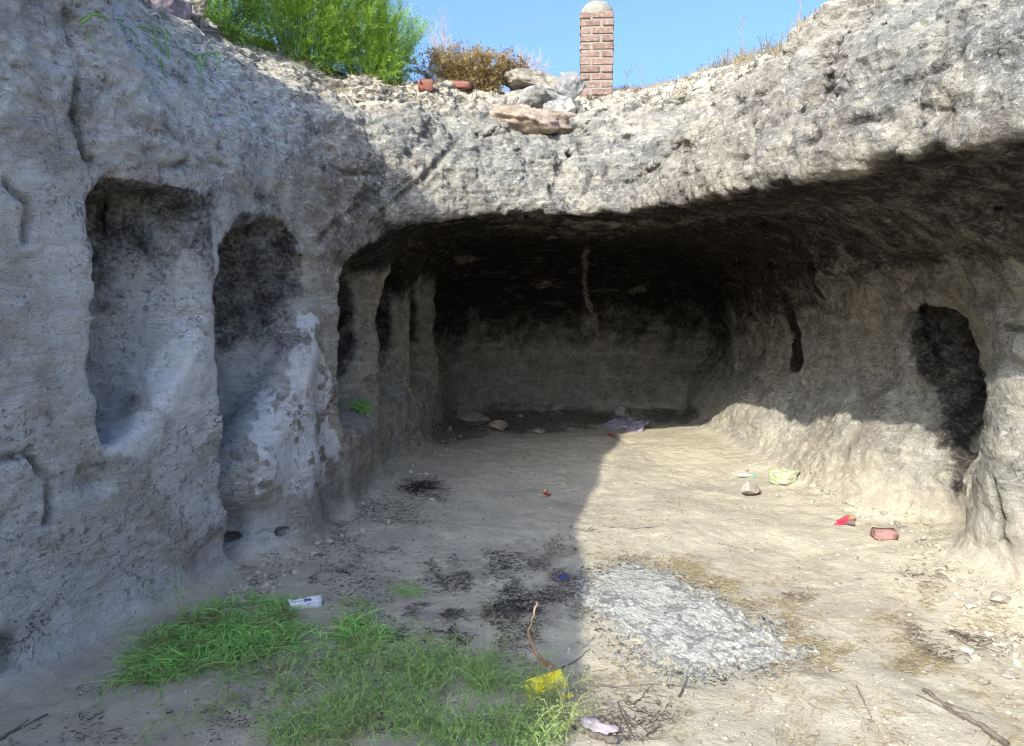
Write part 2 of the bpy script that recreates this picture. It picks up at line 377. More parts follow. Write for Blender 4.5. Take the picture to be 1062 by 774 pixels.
def gb(px, py, rx, ry, soft=.6, nz=.6):
    g = G(px, py); d = np.sqrt(((x-g.x)/rx)**2+((y-g.y)/ry)**2)
    return sstep(1+soft*.5, 1-soft*.5, d+nz*(n2_*.5+n3_*.5))*sstep(.18, .08, hgt)
char = np.zeros_like(x)
for q in ((535, 434, .75, .75, .5, .5), (600, 432, .5, .5, .5, .5), (470, 446, .35, .6), (700, 432, .5, .4, .7, .8)): char = np.maximum(char, .85*gb(*q))
for q in ((437, 505, .22, .22), (588, 598, .10, .18, .7, 1.2), (575, 578, .14, .14, .8, 1.3), (500, 590, .2, .12, .8, 1.5), (490, 640, .3, .1, .8, 1.5), (560, 640, .12, .1, .8, 1.3)):
    char = np.maximum(char, .4*gb(*q))
ashm = np.zeros_like(x)
poly = [(602, 595), (640, 590), (690, 597), (725, 615), (760, 635), (815, 660), (840, 685), (800, 697), (760, 695), (715, 700), (660, 678), (625, 655), (600, 625)]
PG = np.array([G(*p)[:2] for p in poly])
def poly_sd(x, y, PG):
    b = np.full(x.shape, 1e9); ins = np.zeros(x.shape, bool)
    for i in range(len(PG)):
        (ax, ay), (bx, by) = PG[i], PG[(i+1) % len(PG)]; ex, ey = bx-ax, by-ay
        t = np.clip(((x-ax)*ex+(y-ay)*ey)/(ex*ex+ey*ey), 0, 1); b = np.minimum(b, (x-ax-t*ex)**2+(y-ay-t*ey)**2)
        ins ^= ((ay > y) != (by > y)) & (x < (bx-ax)*(y-ay)/(by-ay+1e-12)+ax)
    return np.where(ins, -np.sqrt(b), np.sqrt(b))
ashd = poly_sd(x, y, PG)
straw = sstep(.35, .0, ashd+.12*n1_)*sstep(-.2, .35, n2_+.2)*sstep(.2, .1, hgt)*.5
brown = sstep(-.1, .6, fbm(x, y, z, 1.2, 3, 350)+.3*under)
damp = sstep(.1, .7, fbm(x, y, z, 1.7, 3, 360))*sstep(.2, .05, hgt)
mA = np.stack([soot_shade, wh, sand, lich], 1).astype(F32); mC = np.stack([sstep(-1.2, -1.7, x)*sstep(6.5, 4.5, y), CRK, wh*0, wh*0+1], 1).astype(F32); mB = np.stack([vein, char, straw, brown], 1).astype(F32)  # mC: painted fill for the shaded left wall, then cracks

def mesh_obj(name, v, q, mat, attrs=None, smooth=True, parent=None):
    me = bpy.data.meshes.new(name); me.vertices.add(len(v)); me.vertices.foreach_set('co', np.asarray(v, F32).ravel())
    n = q.shape[1]
    me.loops.add(len(q)*n); me.loops.foreach_set('vertex_index', q.ravel().astype(np.int32))
    me.polygons.add(len(q)); me.polygons.foreach_set('loop_start', np.arange(0, len(q)*n, n, dtype=np.int32))
    me.update(calc_edges=True); me.validate()
    if attrs:
        for k, a in attrs.items():
            at = me.attributes.new(k, 'FLOAT_COLOR', 'POINT'); at.data.foreach_set('color', np.ascontiguousarray(a, F32).ravel())
    me.polygons.foreach_set('use_smooth', np.full(len(me.polygons), smooth, bool))
    if mat: me.materials.append(mat)
    o = bpy.data.objects.new(name, me); COL.objects.link(o)
    if parent: o.parent = parent
    return o

# ------------------------------------------------------------------ materials
class NT:
    def __init__(s, name):
        s.m = bpy.data.materials.new(name); s.m.use_nodes = True; s.t = s.m.node_tree; s.t.nodes.clear()
        s.out = s.t.nodes.new('ShaderNodeOutputMaterial'); s.b = s.t.nodes.new('ShaderNodeBsdfPrincipled')
        s.t.links.new(s.b.outputs[0], s.out.inputs[0]); s.b.inputs['Roughness'].default_value = .95
        s.b.inputs['Specular IOR Level'].default_value = .15
        g = s.t.nodes.new('ShaderNodeNewGeometry'); s.pos = g.outputs['Position']; s.geo = g
    def n(s, ty, **k):
        nd = s.t.nodes.new(ty)
        for a, b in k.items():
            if a.startswith('i_'):
                nm = a[2:].replace('_', ' ')
                s.set(nd.inputs[nm], b)
            else: setattr(nd, a, b)
        return nd
    def set(s, sock, v):
        if hasattr(v, 'is_linked') or isinstance(v, bpy.types.NodeSocket): s.t.links.new(v, sock)
        else: sock.default_value = v if not (isinstance(v, tuple) and len(v) == 3 and sock.type == 'RGBA') else (*v, 1)
    def noise(s, scale, detail=4, rough=.55, vec=None, col=False, dist=0):
        nd = s.n('ShaderNodeTexNoise'); s.set(nd.inputs['Vector'], vec if vec is not None else s.pos)
        nd.inputs['Scale'].default_value = scale; nd.inputs['Detail'].default_value = detail; nd.inputs['Roughness'].default_value = rough
        nd.inputs['Distortion'].default_value = dist
        return nd.outputs['Color' if col else 'Fac']
    def voro(s, scale, vec=None, feature='F1', out='Distance'):
        nd = s.n('ShaderNodeTexVoronoi', feature=feature); s.set(nd.inputs['Vector'], vec if vec is not None else s.pos); nd.inputs['Scale'].default_value = scale
        return nd.outputs[out]
    def ramp(s, f, a, b, c=0., d=1.):
        nd = s.n('ShaderNodeMapRange', interpolation_type='SMOOTHSTEP'); s.set(nd.inputs[0], f)
        for i, v in enumerate((a, b, c, d)): nd.inputs[i+1].default_value = v
        return nd.outputs[0]
    def math(s, op, a, b=0.):
        nd = s.n('ShaderNodeMath', operation=op); s.set(nd.inputs[0], a); s.set(nd.inputs[1], b); return nd.outputs[0]
    def mix(s, f, a, b, mode='MIX'):
        nd = s.n('ShaderNodeMix', data_type='RGBA', blend_type=mode); s.set(nd.inputs[0], f); s.set(nd.inputs[6], a); s.set(nd.inputs[7], b); return nd.outputs[2]
    def scale_vec(s, v3):
        nd = s.n('ShaderNodeMapping'); s.set(nd.inputs['Vector'], s.pos); nd.inputs['Scale'].default_value = v3; return nd.outputs[0]
    def bump(s, h, dist, strength=1., prev=None):
        nd = s.n('ShaderNodeBump'); s.set(nd.inputs['Height'], h); nd.inputs['Distance'].default_value = dist; nd.inputs['Strength'].default_value = strength
        if prev is not None: s.t.links.new(prev, nd.inputs['Normal'])
        return nd.outputs[0]
    def done(s, col, nrm=None, rough=None):
        s.set(s.b.inputs['Base Color'], col)
        if nrm is not None: s.t.links.new(nrm, s.b.inputs['Normal'])
        if rough is not None: s.set(s.b.inputs['Roughness'], rough)
        return s.m

def terrain_mat():
    s = NT('weathered_tuff')
    A = s.n('ShaderNodeAttribute', attribute_name='mA'); Bn = s.n('ShaderNodeAttribute', attribute_name='mB')
    sa = s.n('ShaderNodeSeparateColor'); s.set(sa.inputs[0], A.outputs['Color']); sb = s.n('ShaderNodeSeparateColor'); s.set(sb.inputs[0], Bn.outputs['Color'])
    soot_shade, wh, sand, lich = sa.outputs[0], sa.outputs[1], sa.outputs[2], A.outputs['Alpha']
    vein, char, straw, brown = sb.outputs[0], sb.outputs[1], sb.outputs[2], Bn.outputs['Alpha']
    big = s.noise(1.3, 4, .6); mid = s.noise(6, 5, .65, dist=.4); fine = s.noise(38, 4, .7); grain = s.noise(160, 3, .7)
    strat = s.noise(3.2, 4, .7, vec=s.scale_vec((.7, .7, 4.5)), dist=.6)
    c = s.mix(s.ramp(big, .35, .65), (.37, .36, .305), (.41, .37, .285))
    c = s.mix(s.ramp(mid, .40, .66), c, (.23, .225, .20))
    c = s.mix(s.ramp(strat, .52, .70, 0, .65), c, (.58, .56, .47))
    c = s.mix(s.math('MULTIPLY', lich, s.ramp(fine, .36, .60, .35, 1)), c, (.135, .138, .135))
    c = s.mix(s.math('MULTIPLY', brown, s.ramp(mid, .3, .7, 0, .45)), c, (.30, .235, .165))
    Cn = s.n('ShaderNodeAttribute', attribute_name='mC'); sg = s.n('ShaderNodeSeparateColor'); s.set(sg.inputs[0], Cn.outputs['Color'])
    c = s.mix(s.math('MULTIPLY', sg.outputs[0], s.ramp(s.noise(2.6, 6, .65, dist=.5), .34, .56, .25, .8)), c, (.66, .68, .68))  # left wall lightened in colour to stand in for missing fill light
    # pits and specks: darker at the pit centres
    pit = s.voro(30, feature='F1'); pitm = s.math('MULTIPLY', s.ramp(pit, .30, .08), s.ramp(mid, .42, .58))
    c = s.mix(s.math('MULTIPLY', pitm, .6), c, (.12, .11, .095))
    c = s.mix(s.ramp(grain, .54, .68, 0, .65), c, (.13, .122, .105))
    c = s.mix(s.ramp(grain, .44, .32, 0, .5), c, (.62, .59, .52))
    ih0 = s.math('SUBTRACT', 1., sand)
    # sand
    sn = s.mix(s.ramp(mid, .3, .7), (.48, .435, .325), (.41, .37, .28)); sn = s.mix(s.ramp(fine, .5, .72, 0, .5), sn, (.30, .245, .19))
    sn = s.mix(s.ramp(grain, .42, .3, 0, .35), sn, (.66, .58, .47)); sn = s.mix(s.ramp(s.noise(2.1, 5, .6), .45, .62, 0, .45), sn, (.31, .275, .225))
    c = s.mix(sand, c, sn)
    c = s.mix(s.math('MULTIPLY', straw, s.ramp(fine, .45, .6)), c, (.32, .26, .17))
    # white crust, vein, soot and bay shade, char
    whm = s.ramp(s.math('ADD', wh, s.math('MULTIPLY', s.math('SUBTRACT', fine, .5), .9)), .14, .60, 0, .85); whm = s.math('MULTIPLY', whm, s.ramp(wh, .05, .25)); c = s.mix(whm, c, (.76, .77, .77))
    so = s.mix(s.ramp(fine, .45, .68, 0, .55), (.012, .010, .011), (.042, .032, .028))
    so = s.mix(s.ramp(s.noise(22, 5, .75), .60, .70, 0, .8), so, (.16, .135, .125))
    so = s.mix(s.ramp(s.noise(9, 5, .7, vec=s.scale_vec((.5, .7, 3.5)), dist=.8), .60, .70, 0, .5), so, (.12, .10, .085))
    sm = s.ramp(s.math('ADD', soot_shade, s.math('ADD', s.math('MULTIPLY', s.math('SUBTRACT', fine, .5), 1.0), s.math('MULTIPLY', s.math('SUBTRACT', mid, .5), 1.1))), .12, .95, 0, .96)
    sm = s.math('MULTIPLY', sm, s.ramp(soot_shade, .03, .3))
    # crisp small dark spots and pale scabs, colour only
    sc1 = s.noise(21, 4, .78, dist=.5); c = s.mix(s.math('MULTIPLY', s.math('MULTIPLY', ih0, s.ramp(s.noise(2.3, 4, .6), .46, .60, .12, 1)), s.ramp(sc1, .53, .60, 0, .60)), c, (.12, .115, .10)); c = s.mix(s.math('MULTIPLY', ih0, s.ramp(sc1, .44, .36, 0, .5)), c, (.62, .60, .54))
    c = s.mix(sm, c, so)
    c = s.mix(s.math('MULTIPLY', char, s.ramp(fine, .62, .40, .35, 1)), c, (.035, .032, .034))
    c = s.mix(s.math('MULTIPLY', vein, s.ramp(fine, .55, .42, .3, 1)), c, (.42, .36, .29))
    # cracks: thin, broken, here and there
    wv = s.n('ShaderNodeVectorMath', operation='ADD'); s.set(wv.inputs[0], s.pos); ws = s.n('ShaderNodeVectorMath', operation='SCALE'); s.set(ws.inputs[0], s.noise(3.5, 5, .65, col=True)); ws.inputs['Scale'].default_value = .55; s.t.links.new(ws.outputs[0], wv.inputs[1])
    ck = s.voro(1.5, vec=wv.outputs[0], feature='DISTANCE_TO_EDGE'); ckm = s.math('MULTIPLY', s.ramp(ck, .008, .001), s.math('MULTIPLY', ih0, s.ramp(s.noise(1.3, 3), .50, .60)))
    cks = s.math('MULTIPLY', ckm, s.ramp(soot_shade, .3, .1)); cks = s.math('MAXIMUM', cks, s.math('MULTIPLY', sg.outputs[1], s.ramp(fine, .30, .55, .15, .85))); c = s.mix(s.math('MULTIPLY', cks, .7), c, (.07, .065, .055))
    # streaks on the underside run along the bedding
    mp = s.n('ShaderNodeMapping'); s.set(mp.inputs['Vector'], s.pos); mp.inputs['Rotation'].default_value = (0, 0, .45); mp.inputs['Scale'].default_value = (.9, 5.5, 5.5)
    stk = s.noise(3.0, 5, .72, vec=mp.outputs[0], dist=.9); c = s.mix(s.math('MULTIPLY', sm, s.ramp(stk, .53, .66, 0, .75)), c, (.19, .155, .13))
    # relief
    ih = s.math('SUBTRACT', 1., sand)
    k = s.math('ADD', s.math('MULTIPLY', ih, .9), .22)
    h = s.math('MULTIPLY', s.noise(24, 6, .74), k)
    n = s.bump(h, .030)
    n = s.bump(s.math('MULTIPLY', s.ramp(pit, .0, .45), s.math('MULTIPLY', ih, s.ramp(mid, .38, .6))), .012, .9, n)
    n = s.bump(s.math('MULTIPLY', s.noise(9, 5, .7, vec=s.scale_vec((.7, .7, 3.2)), dist=.7), ih), .05, .8, n)
    n = s.bump(s.math('MULTIPLY', grain, 1), .004, .8, n)
    n = s.bump(s.math('MULTIPLY', cks, -1.), .02, 1, n)
    n = s.bump(s.math('MULTIPLY', stk, soot_shade), .04, .9, n)
    n = s.bump(s.math('MULTIPLY', s.noise(45, 6, .75), sand), .014, .9, n)
    return s.done(c, n)
TERR = terrain_mat()
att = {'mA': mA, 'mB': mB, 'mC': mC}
# the trodden floor is one object, the rock mass another; they share a border line
cen = VT[QD].mean(1)
isf = (cen[:, 2] < 0.30) & (smooth(np.repeat(sand[:, None], 3, 1), QD, 1.)[QD].mean((1, 2)) > .55) & (cen[:, 2]-floor_h(cen[:, 0], cen[:, 1]) < .05)
def sub(qs):
    u, inv = np.unique(qs, return_inverse=True)
    return u, inv.reshape(qs.shape)
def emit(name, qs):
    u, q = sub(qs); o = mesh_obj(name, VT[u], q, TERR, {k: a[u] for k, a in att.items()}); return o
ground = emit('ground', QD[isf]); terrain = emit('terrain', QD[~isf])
for o in (ground, terrain): o['kind'] = 'structure'
ground['label'] = 'sandy trodden floor of the cave and forecourt'; terrain['label'] = 'weathered grey tuff cliff hollowed into a cave with niches'
# land beyond
S_ = 600; 
fv = np.array([(-S_, -S_, -.2), (S_, -S_, -.2), (S_, S_, -.2), (-S_, S_, -.2)]); far = mesh_obj('land', fv, np.array([[0, 1, 2, 3]]), None)
s = NT('dry_earth'); far.data.materials.append(s.done(s.mix(s.ramp(s.noise(.3, 6), .35, .65), (.42, .35, .26), (.33, .29, .21)), s.bump(s.noise(5, 6), .1)))
far['kind'] = 'structure'
def down(x_, y_, z0=6):
    r = BV.ray_cast(Vector((x_, y_, z0)), Vector((0, 0, -1))); return r[0].z if r[0] is not None else 0
def fz(x_, y_): return float(floor_h(np.array([x_], float), np.array([y_], float))[0])

# ------------------------------------------------------------------ light
SUNV = Vector((.80, 1.22, -1.0)).normalized()
sun = bpy.data.lights.new('sun', 'SUN'); sun.energy = 2.4; sun.angle = math.radians(.53); sun.color = (1, .95, .83)
so_ = bpy.data.objects.new('sun', sun); COL.objects.link(so_); so_.rotation_euler = SUNV.to_track_quat('-Z', 'Y').to_euler()
w = bpy.data.worlds.new('World'); sc.world = w; w.use_nodes = True
nt = w.node_tree; sky = nt.nodes.new('ShaderNodeTexSky'); sky.sky_type = 'NISHITA'; sky.sun_disc = False
sky.sun_elevation = math.asin(-SUNV.z); sky.sun_rotation = math.atan2(-SUNV.x, -SUNV.y)
sky.air_density = 1.0; sky.dust_density = 6.5; sky.ozone_density = 9.0; sky.altitude = 0
bg = nt.nodes['Background']; nt.links.new(sky.outputs[0], bg.inputs[0]); bg.inputs[1].default_value = .15
sc.view_settings.view_transform = 'Standard'; sc.view_settings.look = 'None'; sc.view_settings.exposure = 1.55; sc.view_settings.gamma = 1
sc.render.engine = 'CYCLES'; sc.cycles.max_bounces = 5; sc.cycles.diffuse_bounces = 4; sc.cycles.adaptive_threshold = .02
sc.cycles.use_denoising = True; sc.cycles.filter_width = 1.05
# ------------------------------------------------------------------ object helpers
def tag(o, label, cat, group=None, kind=None):
    o['label'] = label; o['category'] = cat
    if group: o['group'] = group
    if kind: o['kind'] = kind
    return o
def simple(name, c, c2=None, sc_=20., rough=.9, bump=.003, spec=.15, trans=0.):
    s = NT(name); 
    tc = s.n('ShaderNodeTexCoord').outputs['Object']
    col = s.mix(s.ramp(s.noise(sc_, 4, .6, vec=tc), .38, .64), c, c2 or tuple(v*.6 for v in c))
    s.b.inputs['Specular IOR Level'].default_value = spec; s.b.inputs['Roughness'].default_value = rough
    if trans:
        s.b.inputs['Transmission Weight'].default_value = trans; s.b.inputs['IOR'].default_value = 1.2
    n = s.bump(s.noise(sc_*3, 5, .65, vec=tc), bump) if bump else None
    return s.done(col, n)
def leafmat(name, c, c2, dark=None):
    s = NT(name); A = s.n('ShaderNodeAttribute', attribute_name='tint'); f = s.n('ShaderNodeSeparateColor'); s.set(f.inputs[0], A.outputs['Color'])
    col = s.mix(f.outputs[0], c, c2)
    if dark: col = s.mix(f.outputs[1], col, dark)
    s.b.inputs['Roughness'].default_value = .6; s.b.inputs['Specular IOR Level'].default_value = .3
    s.done(col)
    tr = s.n('ShaderNodeBsdfTranslucent'); s.set(tr.inputs[0], col); mx = s.n('ShaderNodeMixShader'); mx.inputs[0].default_value = .35
    s.t.links.new(s.b.outputs[0], mx.inputs[1]); s.t.links.new(tr.outputs[0], mx.inputs[2]); s.t.links.new(mx.outputs[0], s.out.inputs[0])
    return s.m
def U(a, b, *n): return RNG.uniform(a, b, n if n else None)
def norm(a): return a/np.maximum(np.linalg.norm(a, axis=-1, keepdims=True), 1e-9)
def ribbons(Pth, W, side=None):
    N, S, _ = Pth.shape; T = norm(np.gradient(Pth, axis=1))
    if side is None: side = norm(RNG.normal(size=(N, 1, 3)))
    sd = norm(np.cross(T, side)); W = np.broadcast_to(W, (N, S))[..., None]
    v = np.stack([Pth-sd*W*.5, Pth+sd*W*.5], 2).reshape(-1, 3)
    b = (np.arange(N)[:, None]*S*2+np.arange(S-1)[None]*2).ravel()
    return v, np.stack([b, b+1, b+3, b+2], 1), S*2
def tubes(Pth, R, k=5, cap=True):
    N, S, _ = Pth.shape; T = norm(np.gradient(Pth, axis=1)); ref = norm(RNG.normal(size=(N, 1, 3)))
    a = norm(np.cross(T, ref)); b = np.cross(T, a); ang = np.arange(k)*2*math.pi/k
    R = np.broadcast_to(R, (N, S))[..., None, None]
    v = (Pth[:, :, None]+R*(a[:, :, None]*np.cos(ang)[None, None, :, None]+b[:, :, None]*np.sin(ang)[None, None, :, None])).reshape(-1, 3)
    i = (np.arange(N)[:, None, None]*S*k+np.arange(S-1)[None, :, None]*k+np.arange(k)[None, None]); j = (np.arange(N)[:, None, None]*S*k+np.arange(S-1)[None, :, None]*k+((np.arange(k)+1) % k)[None, None])
    q = np.stack([i, j, j+k, i+k], -1).reshape(-1, 4)
    return v, q, S*k
def tint_obj(name, parts, mat, parent=None, dark=None, smooth=True):
    vs, qs, ts, n = [], [], [], 0
    for v, q, per in parts:
        vs.append(v); qs.append(q+n); n += len(v)
        t = np.repeat(U(0, 1, len(v)//per), per); ts.append(t)
    v = np.concatenate(vs); t = np.concatenate(ts)
    a = np.zeros((len(v), 4), F32); a[:, 0] = t; a[:, 3] = 1
    if dark is not None: a[:, 1] = dark(v)
    return mesh_obj(name, v, np.concatenate(qs), mat, {'tint': a}, smooth, parent)
def bm_obj(name, bm, mats, parent=None, smooth=True, loc=None, rot=None):
    me = bpy.data.meshes.new(name); bm.normal_update(); bm.to_mesh(me); bm.free()
    for m_ in (mats if isinstance(mats, (list, tuple)) else [mats]): me.materials.append(m_)
    me.polygons.foreach_set('use_smooth', np.full(len(me.polygons), smooth, bool))
    o = bpy.data.objects.new(name, me); COL.objects.link(o)
    if parent: o.parent = parent
    if loc is not None: o.location = loc
    if rot is not None: o.rotation_euler = rot
    return o
def empty(name, loc, rz=0):
    o = bpy.data.objects.new(name, None); COL.objects.link(o); o.location = loc; o.rotation_euler = (0, 0, rz); return o
def wob(p0, p1, n, amp, seed=None):
    """a bent line through space"""
    t = np.linspace(0, 1, n)[:, None]; p = np.array(p0)[None]*(1-t)+np.array(p1)[None]*t
    return p+np.cumsum(RNG.normal(size=(n, 3)), 0)*amp*np.sin(t*math.pi)**.5
import bmesh
def rock_mesh(size, seed, facets=9, sub=4, rough=.06, fl=.75):
    bm = bmesh.new(); bmesh.ops.create_icosphere(bm, subdivisions=sub, radius=1)
    r = np.random.default_rng(seed); v = np.array([q.co[:] for q in bm.verts])
    for _ in range(facets):
        n = norm(r.normal(size=3)); c = r.uniform(fl-.15, fl+.12); e = np.maximum(v@n-c, 0); v = v-e[:, None]*n*.92
    x_, y_, z_ = v.T
    d = rough*fbm(x_, y_, z_, 2.2, 4, seed*7+1)+rough*.4*fbm(x_, y_, z_, 7, 2, seed)
    v = v*(1+d)[:, None]*np.array(size)[None]
    for q, c in zip(bm.verts, v): q.co = c
    return bm
MST = {
 'pale': simple('pale_stone', (.34, .305, .235), (.20, .18, .145), 22, bump=.012), 'tan': simple('tan_stone', (.36, .28, .205), (.22, .175, .135), 16, bump=.015),
 'grey': simple('grey_stone', (.33, .32, .28), (.16, .155, .14), 18, bump=.015), 'dark': simple('dark_stone', (.17, .17, .17), (.27, .26, .25), 10),
 'mauve': simple('mauve_stone', (.24, .20, .22), (.17, .15, .17), 8), 'white': simple('white_stone', (.40, .365, .30), (.27, .24, .20), 28, bump=.012),
 'brick': simple('fired_brick', (.24, .085, .06), (.20, .11, .085), 25), 'pinkbrick': simple('faded_brick', (.34, .19, .155), (.28, .16, .135), 30)}
def stone(px, py, wpx, hpx, mat, seed, label, dpx=None, name='stone', cat='stone', group=None, base=None, Y=None, sink=.25, rz=None, facets=9):
    """px,py: foot of the stone in the photograph; size measured there"""
    h = P(px, py, Y) if Y else hit(px, py)
    k = h.y/FPX; sx, sz = wpx*k/2, hpx*k/2; sy = (dpx or wpx*.8)*k/2
    o = bm_obj(name, rock_mesh((sx, sy, sz), seed, facets+8, 4, .13, .62), MST[mat], loc=(h.x, h.y+sy*.6, h.z+sz*(1-sink)), rot=(0, 0, rz or 0))
    return tag(o, label, cat, group)
# ------------------------------------------------------------------ brick pillar on the rim
def pillar():
    base = P(618, 96, 7.8); W = .325; zt = P(618, 18, 7.8).z; zb = base.z-.22
    t = empty('brick_pillar', (base.x, base.y, zb), math.radians(-5)); tag(t, 'slim red brick pillar with rounded cement top standing on the rim', 'pillar')
    H = zt-zb; 
    s = NT('lime_mortar'); mort = s.done(s.mix(s.noise(40, 4), (.20, .18, .145), (.28, .25, .20)), s.bump(s.noise(90, 4), .006))
    bm = bmesh.new(); bmesh.ops.create_cube(bm, size=1, matrix=__import__('mathutils').Matrix.Diagonal((W-.018, W-.018, H, 1)))
    for v in bm.verts: v.co.z += H/2
    bm_obj('mortar_core', bm, mort, t, False)
    n = 13; ch = H/n; r = random.Random(3); bm = bmesh.new()
    def brick(x0, x1, y0, y1, z0, z1):
        g = bmesh.ops.create_cube(bm, size=1); vs = g['verts']
        for v in vs:
            v.co = Vector(((x0+x1)/2+v.co.x*(x1-x0)+r.uniform(-.005, .005), (y0+y1)/2+v.co.y*(y1-y0)+r.uniform(-.003, .003), (z0+z1)/2+v.co.z*(z1-z0)+r.uniform(-.003, .003)))
    h = W/2
    for i in range(n):
        z0 = i*ch+.010; z1 = (i+1)*ch-.008; j = r.uniform(-.004, .004)
        for f in range(4):
            cut = (.20 if (i+f) % 2 else .105)
            for a, b in ((-h, -h+cut-.008), (-h+cut+.012, h)):
                a += .001+r.uniform(0, .004); b -= .001+r.uniform(0, .004)
                d0, d1 = h-.03, h+r.uniform(-.007, .006)
                if f == 0: brick(a, b, -d1, -d0, z0, z1)
                elif f == 2: brick(-b, -a, d0, d1, z0, z1)
                elif f == 1: brick(d0+.001, d1-.001, a+.004, b-.004, z0+.001, z1-.001)
                else: brick(-d1+.001, -d0-.001, a+.004, b-.004, z0+.001, z1-.001)
    bmesh.ops.bevel(bm, geom=bm.edges[:], offset=.0045, segments=2, affect='EDGES')
    s = NT('weathered_brick'); gi = s.n('ShaderNodeNewGeometry')
    c = s.mix(gi.outputs['Random Per Island'], (.19, .115, .09), (.25, .165, .13)); c = s.mix(s.ramp(s.noise(30, 5, .7), .46, .66, 0, .8), c, (.34, .27, .21)); c = s.mix(s.ramp(s.noise(11, 5, .7), .52, .66, 0, .7), c, (.10, .075, .06))
    bm_obj('brickwork', bm, s.done(c, s.bump(s.noise(70, 5, .7), .012)), t, False)
    bm = bmesh.new(); bmesh.ops.create_uvsphere(bm, u_segments=32, v_segments=16, radius=1)
    for v in bm.verts:
        zz = max(v.co.z, -.25); zz = zz if zz < 0 else zz**1.25+.02*math.sin(v.co.x*9+v.co.y*7); k = 1.0
        sx = math.copysign(abs(v.co.x)**.75, v.co.x); sy = math.copysign(abs(v.co.y)**.75, v.co.y)
        v.co = Vector((sx*(h+.004), sy*(h+.004), H+.004+zz*.12*(1.15 if zz > 0 else 1)))
    s = NT('cement_cap'); bm_obj('cap', bm, s.done(s.mix(s.ramp(s.noise(14, 5, .7), .4, .65), (.27, .25, .20), (.19, .175, .14)), s.bump(s.noise(40, 5, .7), .01)), t)
pillar()
# ------------------------------------------------------------------ stones
def rimstone(cx_, cy_, wpx, hpx, Y, mat, seed, label, d=None, rot=(0, 0, 0), facets=10, name='boulder', cat='boulder', group='boulders heaped below the pillar'):
    k = Y/FPX; c = P(cx_, cy_, Y); o = bm_obj(name, rock_mesh((wpx*k/1.65, (d or wpx*.8)*k/1.55, hpx*k/1.6), seed, facets+6, 5, .16, .66), MST[mat], loc=c, rot=rot); return tag(o, label, cat, group)
rimstone(556, 88, 62, 26, 7.2, 'pale', 3, 'pale flat boulder on top of the heap beside the brick pillar', rot=(0, .06, .3))
rimstone(550, 106, 66, 36, 7.0, 'grey', 4, 'wide grey boulder right under the pale flat boulder', rot=(.1, 0, -.2))
rimstone(589, 93, 32, 32, 7.1, 'dark', 5, 'dark angular stone touching the foot of the brick pillar', rot=(.2, .3, 0))
rimstone(586, 115, 34, 36, 6.8, 'grey', 6, 'rounded grey stone wedged under the dark angular stone', rot=(0, .5, .4))
rimstone(551, 132, 90, 46, 6.75, 'tan', 8, 'reddish tan slab jutting from the brow at the bottom of the heap', d=75, rot=(.25, .10, .1), facets=7)
rimstone(141, 8, 34, 38, 5.0, 'tan', 11, 'rounded tan boulder at the top of the left cliff', group='boulders on the left cliff top')
rimstone(176, 9, 42, 40, 5.2, 'mauve', 12, 'dark mauve boulder at the top of the left cliff', group='boulders on the left cliff top')
rimstone(117, 0, 30, 22, 5.0, 'white', 13, 'small whitish boulder left of the rounded tan boulder', group='boulders on the left cliff top')
rimstone(203, 6, 24, 22, 5.6, 'pale', 14, 'small pale boulder between the mauve boulder and the green shrub', group='boulders on the left cliff top')
def brick_at(px, py, L, H_, D_, rz, mat, label, tilt=.0):
    h = hit(px, py); bm = bmesh.new(); bmesh.ops.create_cube(bm, size=1)
    for v in bm.verts: v.co = Vector((v.co.x*L, v.co.y*D_, v.co.z*H_))
    bmesh.ops.bevel(bm, geom=bm.edges[:], offset=.006, segments=2, affect='EDGES'); bmesh.ops.subdivide_edges(bm, edges=bm.edges[:], cuts=2, use_grid_fill=True)
    for v in bm.verts: v.co += Vector([random.uniform(-.0035, .0035) for _ in range(3)])
    return tag(bm_obj('brick', bm, MST[mat], loc=(h.x, h.y, h.z+H_*.42), rot=(tilt, tilt*.5, rz)), label, 'brick', 'loose bricks')
brick_at(441, 95, .12, .10, .11, .3, 'brick', 'broken red brick end under the green shrub')
brick_at(478, 92, .20, .07, .1, -.3, 'brick', 'red brick lying at the foot of the brown dry bush', .2)
brick_at(917, 558, .135, .055, .09, -.15, 'pinkbrick', 'faded pink brick fragment on the sunlit sand')
stone(778, 516, 29, 19, 'white', 21, 'pale cream stone on the sunlit sand near the green bag', group='stones on the cave floor')
stone(488, 442, 42, 18, 'pale', 22, 'widest grey stone on the burnt patch at the back', group='stones on the cave floor')
stone(517, 449, 30, 17, 'tan', 23, 'tan stone on the burnt patch at the back', group='stones on the cave floor')
stone(559, 451, 20, 10, 'grey', 24, 'small grey stone right of the tan stone on the burnt patch', group='stones on the cave floor')
stone(541, 434, 10, 5, 'pale', 25, 'smallest pale stone deep on the burnt patch', group='stones on the cave floor')
stone(647, 435, 28, 17, 'grey', 26, 'rounded grey stone behind the purple plastic sheet', group='stones on the cave floor')
stone(467, 446, 8, 5, 'white', 27, 'tiny white stone beside the red scrap by the left wall', group='stones on the cave floor')
stone(234, 640, 26, 10, 'white', 28, 'flat pale stone at the foot of the left wall above the grass', group='stones on the cave floor', dpx=14)
stone(174, 741, 11, 9, 'grey', 29, 'small grey stone in front of the grass at lower left', group='stones on the cave floor')
stone(1041, 628, 30, 15, 'white', 30, 'pale wedge stone at the foot of the right wall', group='stones on the cave floor', rz=.4)
stone(1022, 712, 20, 9, 'white', 31, 'flat white stone near the dark stick', group='stones on the cave floor', rz=.2)
stone(1052, 706, 26, 7, 'white', 32, 'thin white slab at the right edge beyond the dark stick', group='stones on the cave floor')
